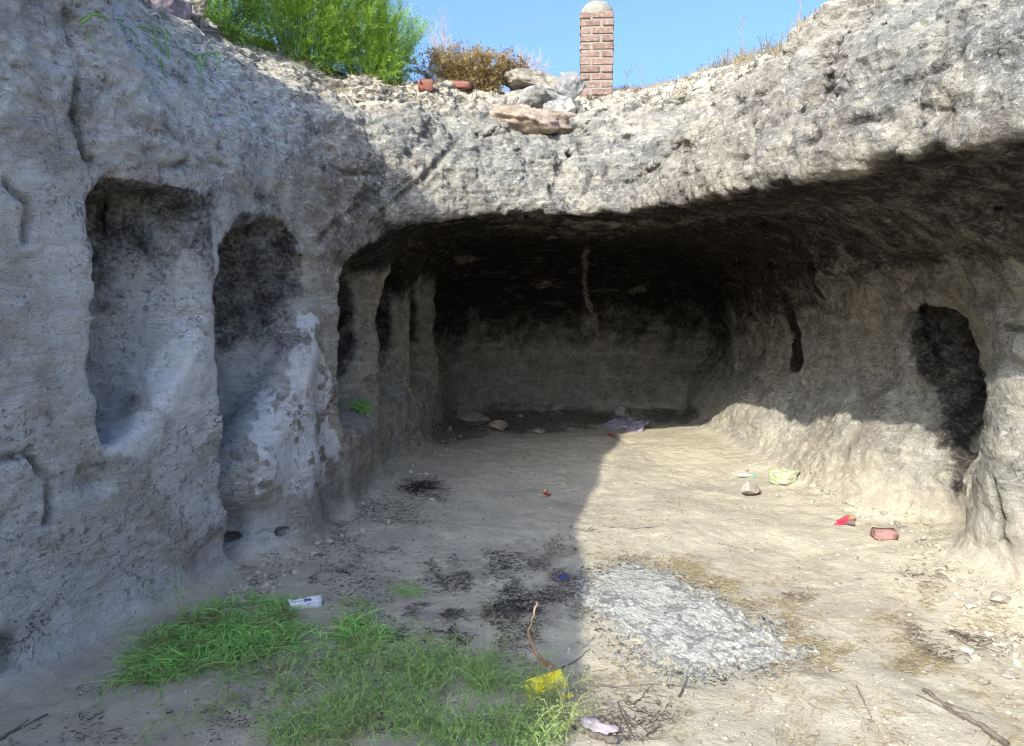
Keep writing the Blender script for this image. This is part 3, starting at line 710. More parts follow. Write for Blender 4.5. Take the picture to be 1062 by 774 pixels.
stone(965, 697, 17, 6, 'pale', 33, 'flat beige stone left of the flat white stone', group='stones on the cave floor')
stone(648, 588, 9, 6, 'dark', 34, 'small dark stone on the sand behind the ash heap', group='stones on the cave floor')
stone(712, 506+0, 7, 4, 'pale', 35, 'tiny pale stone on sand behind the cream stone', group='stones on the cave floor') if False else None
stone(807, 516, 6, 5, 'white', 36, 'tiny white stone between the cream stone and the green bag', group='stones on the cave floor')
stone(959, 561, 9, 6, 'white', 37, 'small white stone at the wall foot behind the pink brick', group='stones on the cave floor')
# ------------------------------------------------------------------ rubbish
def sheet(name, w, d, amp, seed, mat, h, rz, label, cat, thick=.002, lift=.01, n=14, dome=0., outline=None, f=9):
    bm = bmesh.new(); bmesh.ops.create_grid(bm, x_segments=n, y_segments=n, size=.5)
    v = np.array([q.co[:] for q in bm.verts]); r = np.sqrt((v[:, 0]**2+v[:, 1]**2))*2
    ang = np.arctan2(v[:, 1], v[:, 0]); k = 1+.16*np.sin(ang*3+seed)+.10*np.sin(ang*5+seed*2.1)
    X = v[:, 0]*w*k; Y_ = v[:, 1]*d*k
    Z = amp*fbm(X, Y_, X*0, f, 3, seed, ridge=True)+dome*np.maximum(1-r**2, 0)**.6
    for q, a, b, c in zip(bm.verts, X, Y_, Z): q.co = (a, b, max(c, -.01)+lift)
    e_ = max(w, d)*.45; gx_ = down(h.x+e_, h.y)-down(h.x-e_, h.y); gy_ = down(h.x, h.y+e_)-down(h.x, h.y-e_)
    nrm_ = Vector((-gx_/(2*e_), -gy_/(2*e_), 1)).normalized(); rot_ = (nrm_.to_track_quat('Z', 'Y').to_matrix() @ __import__('mathutils').Matrix.Rotation(rz, 3, 'Z')).to_euler()
    o = bm_obj(name, bm, mat, loc=h, rot=rot_); md = o.modifiers.new('thickness', 'SOLIDIFY'); md.thickness = thick
    return tag(o, label, cat)
gm = simple('green_plastic', (.33, .36, .20), (.42, .43, .28), 12, .25, .004, .5, .0)
hb = hit(812, 502); o = tag(bm_obj('plastic_bag', rock_mesh((.165, .12, .095), 77, 22, 5, .14, .66), gm, loc=(hb.x, hb.y+.02, hb.z+.055), rot=(.1, -.15, -.3)), 'pale green plastic bag puffed up on the sunlit sand', 'plastic bag')
pm = simple('purple_plastic', (.24, .21, .26), (.33, .30, .34), 14, .3, .004, .5)
sheet('plastic_sheet', .55, .35, .03, 8, pm, hit(648, 443), .1, 'crumpled purple grey plastic sheet at the back of the cave', 'plastic sheet', n=26, dome=.02)
rm = NT('red_wrapper'); tc = rm.n('ShaderNodeTexCoord').outputs['Object']; sp = rm.n('ShaderNodeSeparateXYZ'); rm.set(sp.inputs[0], tc)
rm.b.inputs['Roughness'].default_value = .35
rm.done(rm.mix(rm.ramp(rm.math('ADD', sp.outputs[1], rm.math('MULTIPLY', rm.noise(20, 3, vec=tc), .04)), .025, .035), rm.mix(rm.ramp(sp.outputs[0], -.0, -.04), (.50, .035, .07), (.42, .07, .08)), rm.mix(rm.ramp(sp.outputs[0], -.01, -.05), (.20, .14, .14), (.62, .28, .08))))
sheet('snack_wrapper', .14, .11, .008, 5, rm.m, hit(878, 542), -.45, 'empty red and orange foil wrapper on the sunlit sand', 'wrapper', n=18, dome=.008)
redm = simple('red_scrap', (.5, .02, .03), (.35, .02, .03), 20, .5, 0)
for px, py, lb in ((460, 443, 'tiny red scrap at the back beside the left wall'), (634, 453, 'tiny red scrap in front of the purple sheet')):
    sheet('scrap', .07, .05, .012, px, redm, hit(px, py), .3, lb, 'scrap', n=6)
sheet('scrap', .07, .04, .012, 9, redm, hit(568, 514), .3, 'red scrap beside a yellow leaf in the middle of the shaded floor', 'scrap', n=6)
sheet('leaf', .07, .04, .012, 19, simple('yellow_leaf', (.48, .38, .1), None, 20, .7, 0), hit(564, 511), .8, 'yellow leaf lying against the red scrap on the shaded floor', 'leaf', n=6)
sheet('scrap', .06, .05, .015, 12, simple('blue_scrap', (.05, .08, .28), None, 20, .5, 0), hit(584, 600), .3, 'crumpled dark blue scrap at the corner of the ash', 'scrap', n=8)
sheet('torn_cloth', .13, .085, .006, 4, simple('mauve_cloth', (.42, .37, .38), (.36, .3, .32), 30, .9, .002), hit(618, 757), -.1, 'torn greyish cloth piece lying in front of the yellow carton', 'cloth', n=16, dome=.012, thick=.003)
sheet('scrap', .06, .02, .006, 23, MST['white'], hit(890, 600), .5, 'thin white paper scrap on the sand right of the ash', 'scrap', n=6)
sheet('scrap', .05, .045, .008, 24, MST['white'], hit(279, 606), .2, 'small white scrap at the wall foot above the white packet', 'scrap', n=6)
# small bottle with a turquoise cap
h = hit(774, 495); t = empty('small_bottle', (h.x, h.y, h.z+.016), -.2); tag(t, 'tiny clear bottle with turquoise cap behind the cream stone', 'bottle')
def lathe(prof, k=16):
    bm = bmesh.new(); rings = [[bm.verts.new((x_, r_*math.cos(i*2*math.pi/k), r_*math.sin(i*2*math.pi/k))) for i in range(k)] for x_, r_ in prof]
    for a, b in zip(rings[:-1], rings[1:]):
        for i in range(k): bm.faces.new((a[i], a[(i+1) % k], b[(i+1) % k], b[i]))
    bm.faces.new(rings[0]); bm.faces.new(rings[-1][::-1]); return bm
bm_obj('bottle_body', lathe([(-.07, .012), (-.065, .017), (.0, .018), (.02, .016), (.035, .009), (.045, .009)]), simple('dull_plastic', (.36, .38, .36), (.30, .32, .3), 20, .3, 0, .5), t)
bm_obj('cap', lathe([(.045, .011), (.047, .0125), (.065, .0125), (.067, .011)]), simple('turquoise', (.1, .5, .55), None, 20, .4, 0, .5), t)
# white crushed packet by the grass
h = hit(317, 630); t = empty('white_packet', (h.x, h.y, h.z+.02), .35); tag(t, 'crushed white packet with a violet mark beside the left wall', 'packet')
bm = bmesh.new(); bmesh.ops.create_cube(bm, size=1); bmesh.ops.subdivide_edges(bm, edges=bm.edges[:], cuts=5, use_grid_fill=True)
v = np.array([q.co[:] for q in bm.verts])*np.array((.155, .055, .038)); d = .006*fbm(*v.T, 25, 3, 5)
for q, c, e in zip(bm.verts, v, d): q.co = Vector(c)*(1+e*8)+Vector((0, 0, e))
bm_obj('packet_body', bm, simple('white_card', (.74, .75, .76), (.62, .63, .66), 15, .5, .003), t)
bm = bmesh.new(); bmesh.ops.create_cube(bm, size=1)
for q in bm.verts: q.co = Vector((q.co.x*.036+.01, q.co.y*.03-.012, q.co.z*.004+.0205))
bm_obj('printed_mark', bm, simple('violet_print', (.22, .18, .42), None, 30, .5, 0), t)
# yellow carton
h = hit(566, 722); t = empty('carton', (h.x, h.y, h.z+.035), math.radians(24)); t.rotation_euler = (math.radians(22), math.radians(-12), math.radians(14)); tag(t, 'crushed yellow and white carton lying against the upright stick', 'carton')
bm = bmesh.new(); bmesh.ops.create_cube(bm, size=1); bmesh.ops.subdivide_edges(bm, edges=bm.edges[:], cuts=7, use_grid_fill=True)
v = np.array([q.co[:] for q in bm.verts])*np.array((.155, .075, .06)); d = fbm(*v.T, 14, 3, 8)
v = v+np.stack([d*.002, d*.004, d*.004-np.abs(v[:, 0])*.05], 1)
for q, c in zip(bm.verts, v): q.co = Vector(c)
bm.normal_update()
for f in bm.faces:
    c = f.calc_center_median()
    if f.normal.y < -.5 and c.z < .012: f.material_index = 1
    if f.normal.y < -.5 and c.z < -.012 and c.x > .0: f.material_index = 2
bm_obj('carton_body', bm, [simple('yellow_card', (.74, .60, .03), (.64, .50, .03), 22, .45, .002), simple('white_print', (.72, .73, .74), (.6, .6, .6), 40, .5, 0), simple('blue_print', (.2, .3, .5), (.5, .52, .55), 60, .5, 0)], t, False)
bm = bmesh.new(); bmesh.ops.create_cube(bm, size=1)
for q in bm.verts: q.co = Vector((q.co.x*.05+.07, q.co.y*.03-.055, q.co.z*.006-.035+q.co.y*.02))
bm_obj('flap', bm, simple('yellow_flap', (.72, .52, .03), None, 20, .5, .002), t, False)
# ------------------------------------------------------------------ sticks
WOOD = simple('bare_stick', (.36, .22, .14), (.28, .17, .11), 30); DARKW = simple('grey_stick', (.16, .13, .11), (.10, .085, .07), 30); CHARW = simple('charred_wood', (.03, .027, .026), (.07, .06, .055), 30)
STRAWM = leafmat('dry_straw', (.42, .36, .22), (.30, .235, .135), (.1, .08, .06))
def branch(name, lines, mat, label, cat, group=None):
    """lines: list of (points, r0, r1)"""
    parts = []
    for pts, r0, r1 in lines:
        pts = np.array([tuple(p) for p in pts], float); n = max(len(pts)*4, 8); t0 = np.linspace(0, 1, len(pts)); tt = np.linspace(0, 1, n)
        q = np.stack([np.interp(tt, t0, pts[:, k]) for k in range(3)], 1)
        q[1:-1] = .25*q[:-2]+.5*q[1:-1]+.25*q[2:]; q[1:-1] += RNG.normal(size=(n-2, 3))*max(r0, .002)*.35
        parts.append(tubes(q[None], np.linspace(r0, r1, n)[None]*(1+.18*RNG.normal(size=(1, n))), 7))
    return tag(tint_obj(name, parts, mat), label, cat, group)
b = hit(583, 716); Yb = b.y
sp_ = [b, P(574, 692, Yb), P(561, 684, Yb-.02), P(551, 666, Yb-.03), P(548, 655, Yb-.03), P(553, 640, Yb-.02), P(557, 624, Yb)]
branch('bare_stick', [(sp_, .010, .003), ([P(551, 666, Yb-.03), P(555, 662, Yb), P(555, 656, Yb)], .004, .0025), ([P(572, 690, Yb), P(566, 686, Yb-.03), P(562, 683, Yb-.04)], .008, .004)], WOOD, 'bare reddish stick standing upright behind the yellow carton', 'stick')
def gp(*pts, lift=.006): return [hit(a, c)+Vector((0, 0, lift)) for a, c in pts]
branch('stick', [(gp((957, 718), (985, 737), (1012, 752), (1045, 776), lift=.012), .007, .012), (gp((950, 722), (975, 733), (1000, 748)), .002, .004), (gp((980, 730), (1000, 738), (1020, 742)), .003, .002)], DARKW, 'long dark forked stick on the sand in the lower right corner', 'stick', 'fallen sticks')
branch('stick', [(gp((584, 748), (600, 758), (622, 768), (640, 772), lift=.012), .009, .012)], DARKW, 'thick grey brown stick beside the torn cloth', 'stick', 'fallen sticks')
branch('stick', [(gp((0, 768), (20, 757), (50, 742)), .006, .003), (gp((10, 762), (30, 748)), .003, .002)], DARKW, 'dark twig in the lower left corner', 'stick', 'fallen sticks')
for pts, lb in (([(632, 548), (660, 549), (686, 547), (688, 544)], 'thin curved twig on the sand behind the ash heap'),
                ([(656, 732), (664, 726), (674, 714)], 'short dark twig in front of the ash heap'), ([(614, 712), (640, 714), (680, 711), (722, 714)], 'long thin twig lying between the carton and ash heap'),
                ([(640, 730), (646, 745), (654, 762)], 'thin dark twig right of the torn cloth'), ([(925, 656), (942, 664), (952, 678)], 'curved brown twig on the right part of the sand'),
                ([(888, 713), (896, 730), (904, 746)], 'bent twig left of the long dark stick'), ([(745, 565), (760, 568), (776, 571)], 'thin twig on the sand left of the red wrapper'),
                ([(704, 724), (709, 714), (713, 704)], 'short dark twig at the front edge of the ash heap'), ([(364, 618), (372, 611), (380, 609)], 'curved twig left of the small grass tuft'),
                ([(582, 694), (596, 688), (612, 674)], 'slender forked twig behind the yellow carton')):
    branch('twig', [(gp(*pts), .0032, .0018)], DARKW, lb, 'twig', 'thin twigs on the sand')
c0 = hit(437, 508); ln = []
for i in range(46):
    a = U(0, 6.28); r0 = U(0, .12); p0 = np.array([c0.x+r0*math.cos(a), c0.y+r0*math.sin(a), c0.z+U(.0, .05)]); a2 = U(0, 6.28); L = U(.06, .2)
    ln.append((wob(p0, p0+np.array([L*math.cos(a2), L*math.sin(a2), U(-.03, .06)]), 5, .006), .004, .002))
branch('brushwood', ln, CHARW, 'small heap of charred brushwood near the left wall', 'brushwood')
# ------------------------------------------------------------------ ash heap
bb = (PG[:, 0].min()-.08, PG[:, 0].max()+.08, PG[:, 1].min()-.08, PG[:, 1].max()+.08)
nx_, ny_ = 300, 260; ax_, ay_ = np.meshgrid(np.linspace(bb[0], bb[1], nx_), np.linspace(bb[2], bb[3], ny_), indexing='ij')
x1, y1 = ax_.ravel(), ay_.ravel(); sd = poly_sd(x1, y1, PG)+.07*fbm(x1, y1, x1*0, 7, 3, 77)+.09*fbm(x1, y1, x1*0, 38, 3, 177)
BZ = BVHTree.FromPolygons(VT[QD[isf]].reshape(-1, 3).tolist(), (np.arange(isf.sum()*4).reshape(-1, 4)).tolist())
def gz(a, b_): 
    r = BZ.ray_cast(Vector((a, b_, 2)), Vector((0, 0, -1))); return r[0].z if r[0] is not None else fz(a, b_)
z1 = np.array([gz(a, b_) for a, b_ in zip(x1, y1)])
hh = sstep(.01, -.16, sd)*(.010+.010*fbm(x1, y1, x1*0, 6, 2, 78))+sstep(.01, -.03, sd)*.003*fbm(x1, y1, x1*0, 55, 3, 79, ridge=True)
z2 = z1+hh+np.where(sd < 0, .004, -.02)
idx = np.arange(nx_*ny_).reshape(nx_, ny_); q = np.stack([idx[:-1, :-1], idx[1:, :-1], idx[1:, 1:], idx[:-1, 1:]], -1).reshape(-1, 4)
q = q[(sd[q] < .02).all(1)]; u, q = sub(q)
s = NT('wood_ash'); A = s.n('ShaderNodeAttribute', attribute_name='mA'); e = s.n('ShaderNodeSeparateColor'); s.set(e.inputs[0], A.outputs['Color'])
fl_ = s.noise(80, 5, .75, dist=1.5); c = s.mix(s.ramp(fl_, .34, .52), (.10, .10, .09), (.36, .36, .32)); c = s.mix(s.ramp(s.noise(11, 5, .7, dist=1.5), .48, .60, 0, .8), c, (.11, .11, .105)); c = s.mix(s.math('MULTIPLY', e.outputs[0], s.ramp(s.noise(18, 4, .7), .45, .55, 0, 1.2)), c, (.40, .36, .28)); c = s.mix(s.ramp(s.noise(150, 3), .55, .72, 0, .6), c, (.07, .07, .07))
c = s.mix(s.math('MULTIPLY', e.outputs[0], s.ramp(fl_, .6, .4, .4, 1)), c, (.06, .058, .055)); s.done(c, s.bump(fl_, .003, 1, s.bump(s.noise(140, 3), .002)))
edge = sstep(-.12, .0, sd)[u]*.6; att_ = np.zeros((len(u), 4), F32); att_[:, 0] = edge
tag(mesh_obj('ash_heap', np.stack([x1, y1, z2], 1)[u], q, s.m, {'mA': att_}), 'low spread of pale grey wood ash on the sand', 'ash heap')
# ------------------------------------------------------------------ plants
GREEN = leafmat('shrub_leaves', (.24, .42, .04), (.42, .60, .09), (.20, .24, .06)); DGREEN = leafmat('dark_shrub_leaves', (.12, .27, .04), (.24, .42, .07), (.12, .17, .04))
GRASS = leafmat('grass_blades', (.18, .42, .08), (.40, .64, .20), (.30, .27, .12)); WEED = leafmat('weed_leaves', (.18, .33, .09), (.42, .55, .20), (.36, .32, .16))
BROWN = leafmat('withered_leaves', (.26, .18, .07), (.40, .30, .13), (.07, .05, .035)); PALEW = leafmat('pale_dry_twigs', (.50, .40, .34), (.60, .50, .42), (.3, .22, .2))
STEM = simple('green_stems', (.16, .24, .06), (.12, .16, .05), 30); DSTEM = simple('dry_stems', (.30, .22, .13), (.2, .15, .09), 30)
def shrub(name, base, rx, ry, H, nst, ntw, nlf, mat, stemm, label, cat='shrub', group=None, lf=(.018, .035), lw=.0045, lean=(0, 0), tw=(.10, .28), foliage='foliage', droop=.1, part=True):
    t = empty(name, base); tag(t, label, cat, group)
    N = nst; S = 8; a = U(0, 2*math.pi, N); rr = np.sqrt(U(0, 1, N)); tip = np.stack([rr*rx*np.cos(a)+lean[0], rr*ry*np.sin(a)+lean[1], H*(1-.45*rr**2)*U(.72, 1.08, N)], 1)
    st = np.stack([rr*rx*.35*np.cos(a), rr*ry*.35*np.sin(a), -.04+0*a], 1); u = np.linspace(0, 1, S)[None, :, None]
    path = st[:, None]*(1-u)+tip[:, None]*u; path[..., 2] += .18*H*np.sin(u[..., 0]*math.pi)*rr[:, None]; path += np.cumsum(RNG.normal(size=path.shape), 1)*.008*H*u
    if nst: tint_obj('stems', [tubes(path, np.linspace(.0034, .0012, S)[None]*(.8+H*.3), 4)], stemm, t)
    i = RNG.integers(0, N, ntw); k = U(.04, 1, ntw)**1.15*(S-1); k0 = np.minimum(k.astype(int), S-2); f = (k-k0)[:, None]
    p0 = path[i, k0]*(1-f)+path[i, k0+1]*f; out = norm(p0-np.array([0, 0, H*.15])); L = U(*tw, ntw)[:, None]
    dr = norm(out*.8+RNG.normal(size=(ntw, 3))*.45+np.array([0, 0, .55])); u4 = np.linspace(0, 1, 4)[None, :, None]
    tp = p0[:, None]+dr[:, None]*L[:, None]*u4+RNG.normal(size=(ntw, 4, 3))*.006*u4; tp[..., 2] -= droop*L*u4[..., 0]**2
    j = RNG.integers(0, ntw, nlf); kk = U(.1, 3, nlf); q0 = np.minimum(kk.astype(int), 2); f = (kk-q0)[:, None]
    lp = tp[j, q0]*(1-f)+tp[j, q0+1]*f+RNG.normal(size=(nlf, 3))*.006
    ld = norm(dr[j]*.6+RNG.normal(size=(nlf, 3))*.7); ll = U(*lf, nlf)[:, None]
    lpth = np.stack([lp, lp+ld*ll*.5, lp+ld*ll+np.array([0, 0, -.003])], 1); W = np.array([.35, 1, .15])[None]*lw*U(.7, 1.3, nlf)[:, None]
    tv = ribbons(tp, np.array([1, .8, .6, .3])[None]*.0028); lv = ribbons(lpth, W)
    # a few clumps of withered leaves
    cl = lambda v: sstep(.35, .8, fbm(v[:, 0], v[:, 1], v[:, 2], 4.5, 2, int(base[0]*10) % 99))*.6
    tint_obj(foliage, [tv, lv], mat, t, cl)
    return t
def onrim(px, py): h = hit(px, py); return h
def rimbase(px, Y): 
    x_ = (px-531)/FPX*Y*1.0; return Vector((x_, Y, down(x_, Y)-.02))
shrub('shrub', rimbase(238, 6.0), .55, .5, .95, 60, 2600, 42000, DGREEN, STEM, 'dark green feathery shrub leftmost on the cliff top', group='feathery shrubs on the cliff top')
shrub('shrub', rimbase(322, 6.6), .72, .6, 1.15, 90, 4200, 70000, GREEN, STEM, 'tallest bright green feathery shrub in the middle of the cliff top row', group='feathery shrubs on the cliff top')
shrub('shrub', rimbase(396, 6.95), .52, .5, .80, 60, 2600, 42000, GREEN, STEM, 'shorter bright green shrub next to the brown dry bush', group='feathery shrubs on the cliff top', lean=(.0, 0))
shrub('dry_bush', rimbase(492, 7.2), .58, .35, .34, 70, 1500, 15000, BROWN, DSTEM, 'low withered brown bush left of the boulder heap', 'bush', tw=(.05, .16), lf=(.02, .04), lw=.009, foliage='withered_leaves')
shrub('dry_bush', rimbase(460, 8.0), .16, .16, .75, 14, 260, 1400, PALEW, DSTEM, 'wispy pale bush rising between the green shrub and the brown bush', 'bush', tw=(.06, .2), lf=(.01, .02), lw=.003, foliage='twigs')
shrub('dry_bush', rimbase(545, 8.4), .22, .2, .55, 20, 500, 2600, PALEW, DSTEM, 'wispy pinkish bush behind the boulder heap', 'bush', tw=(.06, .2), lf=(.01, .02), lw=.003, foliage='twigs')
# ---- scattered growth: nobody could count it
def polyrand(poly, n, dens=None):
    poly = np.array(poly, float); lo, hi = poly.min(0), poly.max(0); out = []
    while sum(len(o) for o in out) < n:
        a = U(0, 1, n*2, 2)*(hi-lo)+lo; d = poly_sd(a[:, 0], a[:, 1], poly); k = (d < 0) | (U(0, 1, len(a)) < .5*np.exp(-np.maximum(d, 0)/14))
        if dens is not None: k &= U(0, 1, len(a)) < dens(a)
        out.append(a[k])
    return np.concatenate(out)[:n]
def toground(pp, z=0.0):
    out = np.zeros((len(pp), 3))
    for i, (a, b_) in enumerate(pp):
        g = G(a, b_); out[i] = (g.x, g.y, gz(g.x, g.y)) if z == 0 else g
    return out
def blades(P0, L, rise, W, az=None, curl=1.2, S=6):
    N = len(P0); a = U(0, 2*math.pi, N) if az is None else az; u = np.linspace(0, 1, S)[None]
    a2 = a[:, None]+U(-curl, curl, N)[:, None]*u; st = (L/(S-1))[:, None]
    x_ = np.cumsum(np.cos(a2)*st, 1)-np.cos(a2[:, :1])*st; y_ = np.cumsum(np.sin(a2)*st, 1)-np.sin(a2[:, :1])*st
    z_ = rise[:, None]*np.sin(u*math.pi*U(.45, .95, N)[:, None])
    pth = P0[:, None]+np.stack([x_*np.sqrt(np.maximum(1-(rise/L)[:, None]**2, .05)), y_*np.sqrt(np.maximum(1-(rise/L)[:, None]**2, .05)), z_+.004], 2)
    return pth, np.array([.7, 1, 1, .85, .55, .12])[None]*W[:, None]
nz2 = lambda f, s, lo, hi: (lambda a: sstep(lo, hi, fbm(a[:, 0]*f, a[:, 1]*f*1.6, a[:, 0]*0, 1, 3, s)))
A1 = [(128, 706), (160, 668), (205, 640), (250, 628), (300, 632), (350, 640), (398, 660), (385, 684), (330, 690), (270, 684), (235, 700), (170, 716)]
p0 = toground(polyrand(A1, 3800, nz2(.030, 5, -.45, .45))); N = len(p0); L = U(.04, .2, N)
pth, W = blades(p0, L, np.minimum(U(.004, .055, N), L*.6), U(.0025, .0062, N), curl=2.2)
gr = tint_obj('grass', [ribbons(pth, W, norm(RNG.normal(size=(N, 1, 3))*.5+np.array([0, 0, 1.])))], GRASS, None, lambda v: sstep(-.1, .9, fbm(v[:, 0], v[:, 1], v[:, 2], 12, 3, 8))*.8)
tag(gr, 'long bright green grass lying tangled at the foot of the left wall', 'grass', kind='stuff')
def feather(P0, L, mat, name, nl=26, up=.5, dark=None, lw=.0028, ll=(.008, .02), parent=None):
    N = len(P0); rise = L*U(up*.5, min(up*1.4, .95), N); pth, W = blades(P0, L, rise, np.full(N, .0028), curl=1.3)
    j = np.repeat(np.arange(N), nl); k = np.tile(np.linspace(.6, 5, nl), N); q0 = np.minimum(k.astype(int), 4); f = (k-q0)[:, None]
    lp = pth[j, q0]*(1-f)+pth[j, q0+1]*f; T = norm(pth[j, q0+1]-pth[j, q0]); d = norm(T*.5+RNG.normal(size=T.shape)*.6)
    l_ = (U(*ll, len(j))*(1.25-.14*k))[:, None]; lpth = np.stack([lp, lp+d*l_*.5, lp+d*l_], 1); WW = np.array([.5, 1, .2])[None]*lw*U(.7, 1.2, len(j))[:, None]
    return tint_obj(name, [ribbons(pth, W), ribbons(lpth, WW)], mat, parent, dark)
A2 = [(280, 760), (300, 722), (345, 704), (400, 694), (460, 690), (520, 702), (556, 722), (590, 740), (588, 790), (285, 790)]
p0 = toground(polyrand(A2, 1150, nz2(.028, 15, -.5, .4))); o = feather(p0, U(.08, .2, len(p0)), WEED, 'weeds', 26, .55, lambda v: sstep(-.05, .45, v[:, 0])*.5+sstep(.3, .9, fbm(v[:, 0], v[:, 1], v[:, 2], 7, 2, 18))*.5)
tag(o, 'fine feathery green weeds carpeting the ground at the bottom of the picture', 'weeds', kind='stuff')
A3 = [(150, 712), (240, 690), (330, 690), (420, 690), (380, 640), (520, 660), (600, 720), (640, 774), (150, 774)]
p0 = toground(polyrand(A3, 240, nz2(.03, 25, -.1, .5))); o = feather(p0, U(.05, .13, len(p0)), WEED, 'sparse_weeds', 16, .4, lambda v: .4+0*v[:, 0])
tag(o, 'thin scattered weeds creeping over the sand around the green patches', 'weeds', kind='stuff')
def clump(px, py, n, L, mat, label, name='weed', cat='weed', r=.03, up=.9, nl=22, h=None, group='single weeds', dark=0., ll=(.008, .02), lw=.0028):
    c = h or hit(px, py); a = U(0, 6.28, n); q = U(0, r, n); P0 = np.stack([c.x+q*np.cos(a), c.y+q*np.sin(a), np.full(n, c.z)], 1)
    return tag(feather(P0, U(L*.6, L*1.1, n), mat, name, nl, up, (lambda v: dark+0*v[:, 0]), lw, ll), label, cat, group)
clump(98, 742, 7, .17, WEED, 'small sprawling weed alone against the foot of the left wall', r=.04, dark=.15)
clump(187, 640, 4, .26, WEED, 'upright thin weed standing against the left wall behind the grass', r=.015, up=.95, dark=.2)
clump(508, 690, 12, .26, WEED, 'tall airy pale weed on the shaded sand left of the bare stick', r=.04, up=.95, dark=.55)
clump(575, 745, 26, .16, WEED, 'yellowish bushy weed right below the yellow carton', r=.08, up=.8, dark=.7)
clump(194, 772, 5, .22, WEED, 'straggly yellow green weed stem at the bottom edge below the grass', r=.03, up=.8, dark=.6)
clump(150, 776, 5, .16, WEED, 'low weed at the bottom edge left of the straggly stem', r=.04, dark=.1)
clump(348, 700, 8, .16, WEED, 'leafy weed between the long grass and the feathery carpet', r=.05, up=.7)
p0 = toground(polyrand([(402, 612), (412, 604), (436, 606), (440, 618), (420, 622)], 150)); N = len(p0); pth, W = blades(p0, U(.03, .09, N), U(.01, .028, N), U(.002, .004, N), curl=2)
tag(tint_obj('grass_tuft', [ribbons(pth, W)], GRASS, None, lambda v: .25+0*v[:, 0]), 'small green grass tuft alone on the shaded sand', 'grass tuft')
h = hit(374, 428); P0 = np.tile(np.array(h), (34, 1))+RNG.normal(size=(34, 3))*.022*np.array([.7, .8, 1.2])
tag(feather(P0, U(.06, .17, 34), GRASS, 'wall_plant', 22, .45, None, .008, (.012, .028)), 'small leafy green plant growing from the left pillar inside the cave', 'plant')
TRAILG = leafmat('trailing_blades', (.20, .46, .10), (.34, .58, .16))
# trailing growth on the upper left rock
def trail(paths, label, mat=TRAILG, r=.0055, name='trailing_grass', cat='trailing grass', group='trailing grass on the cliff'):
    parts = []
    for pts in paths:
        q = np.array([tuple(hit(a, b_)-ray(a, b_).normalized()*.05) for a, b_ in pts]); n = 14; t0 = np.linspace(0, 1, len(q)); tt = np.linspace(0, 1, n)
        e = np.stack([np.interp(tt, t0, q[:, k]) for k in range(3)], 1)+RNG.normal(size=(n, 3))*.003
        parts.append(tubes(e[None], np.linspace(r, r*.4, n)[None], 4))
    return tag(tint_obj(name, parts, mat), label, cat, group)
trail([[(84, 24), (98, 14), (112, 20), (135, 30), (146, 48), (150, 62)], [(100, 12), (128, 22), (142, 30), (160, 42)], [(90, 36), (97, 48)], [(140, 28), (158, 30), (172, 36)]], 'leftmost strands of green grass trailing over the cliff top')
trail([[(158, 30), (166, 50), (168, 66), (173, 88)], [(165, 28), (175, 42), (177, 68)], [(172, 30), (183, 45)], [(162, 34), (163, 58), (170, 74)], [(170, 34), (174, 55), (170, 60)]], 'hanging bunch of green grass blades in the middle of the trailing strands')
trail([[(196, 54), (205, 60), (209, 92)], [(200, 58), (212, 55), (210, 82)], [(206, 56), (228, 54), (240, 51)], [(226, 56), (228, 80)], [(250, 50), (252, 80)], [(212, 60), (205, 75), (211, 88)]], 'rightmost bunch of hanging grass blades on the upper left cliff')
trail([[(195, 30), (222, 32), (245, 38)], [(205, 52), (230, 45), (262, 50), (300, 72), (345, 92)], [(240, 42), (255, 30), (263, 22)], [(215, 36), (240, 44), (275, 58)], [(262, 56), (280, 50), (292, 42)], [(232, 60), (270, 66), (310, 80)], [(250, 40), (275, 44), (285, 30)]],
      'tangle of dead roots and twigs under the dark green shrub', PALEW, .005, 'dead_roots', 'roots', None)
trail([[(344, 80), (355, 95), (364, 108), (374, 124)]], 'long pale root running down the brow below the green shrubs', PALEW, .009, 'dead_root', 'root', None)
trail([[(340, 92), (352, 110), (362, 118)]], 'short dry twig lying on the brow beside the long pale root', PALEW, .004, 'dry_twig', 'twig', None)
# skyline grass
def skyline(px):
    for py in range(0, 140):
        r = BV.ray_cast(EYE, ray(px, py).normalized())
        if r[0] is not None and r[0].y < 14: return r[0], py
    return None, None
P0 = []; 
for px in np.concatenate([U(722, 822, 1500), U(640, 722, 700), U(596, 640, 200), U(430, 530, 350), U(828, 905, 60)]):
    p_, py = skyline(px)
    if p_ is None: continue
    Yy = p_.y+abs(RNG.normal())*.45-.15; x_ = (px-531)/FPX*Yy; P0.append((x_, Yy, down(x_, Yy)-.01))
P0 = np.array(P0); N = len(P0); L = np.where(P0[:, 0] > 1.85, U(.06, .2, N), U(.03, .11, N)); pth, W = blades(P0, L, L*U(.5, .95, N), U(.003, .006, N), curl=.7)
tag(tint_obj('dry_grass', [ribbons(pth, W)], STRAWM, None, lambda v: sstep(.2, .8, fbm(v[:, 0], v[:, 1], v[:, 2], 3, 2, 66))*.6), 'dry golden grass growing along the rim against the sky', 'dry grass', kind='stuff')
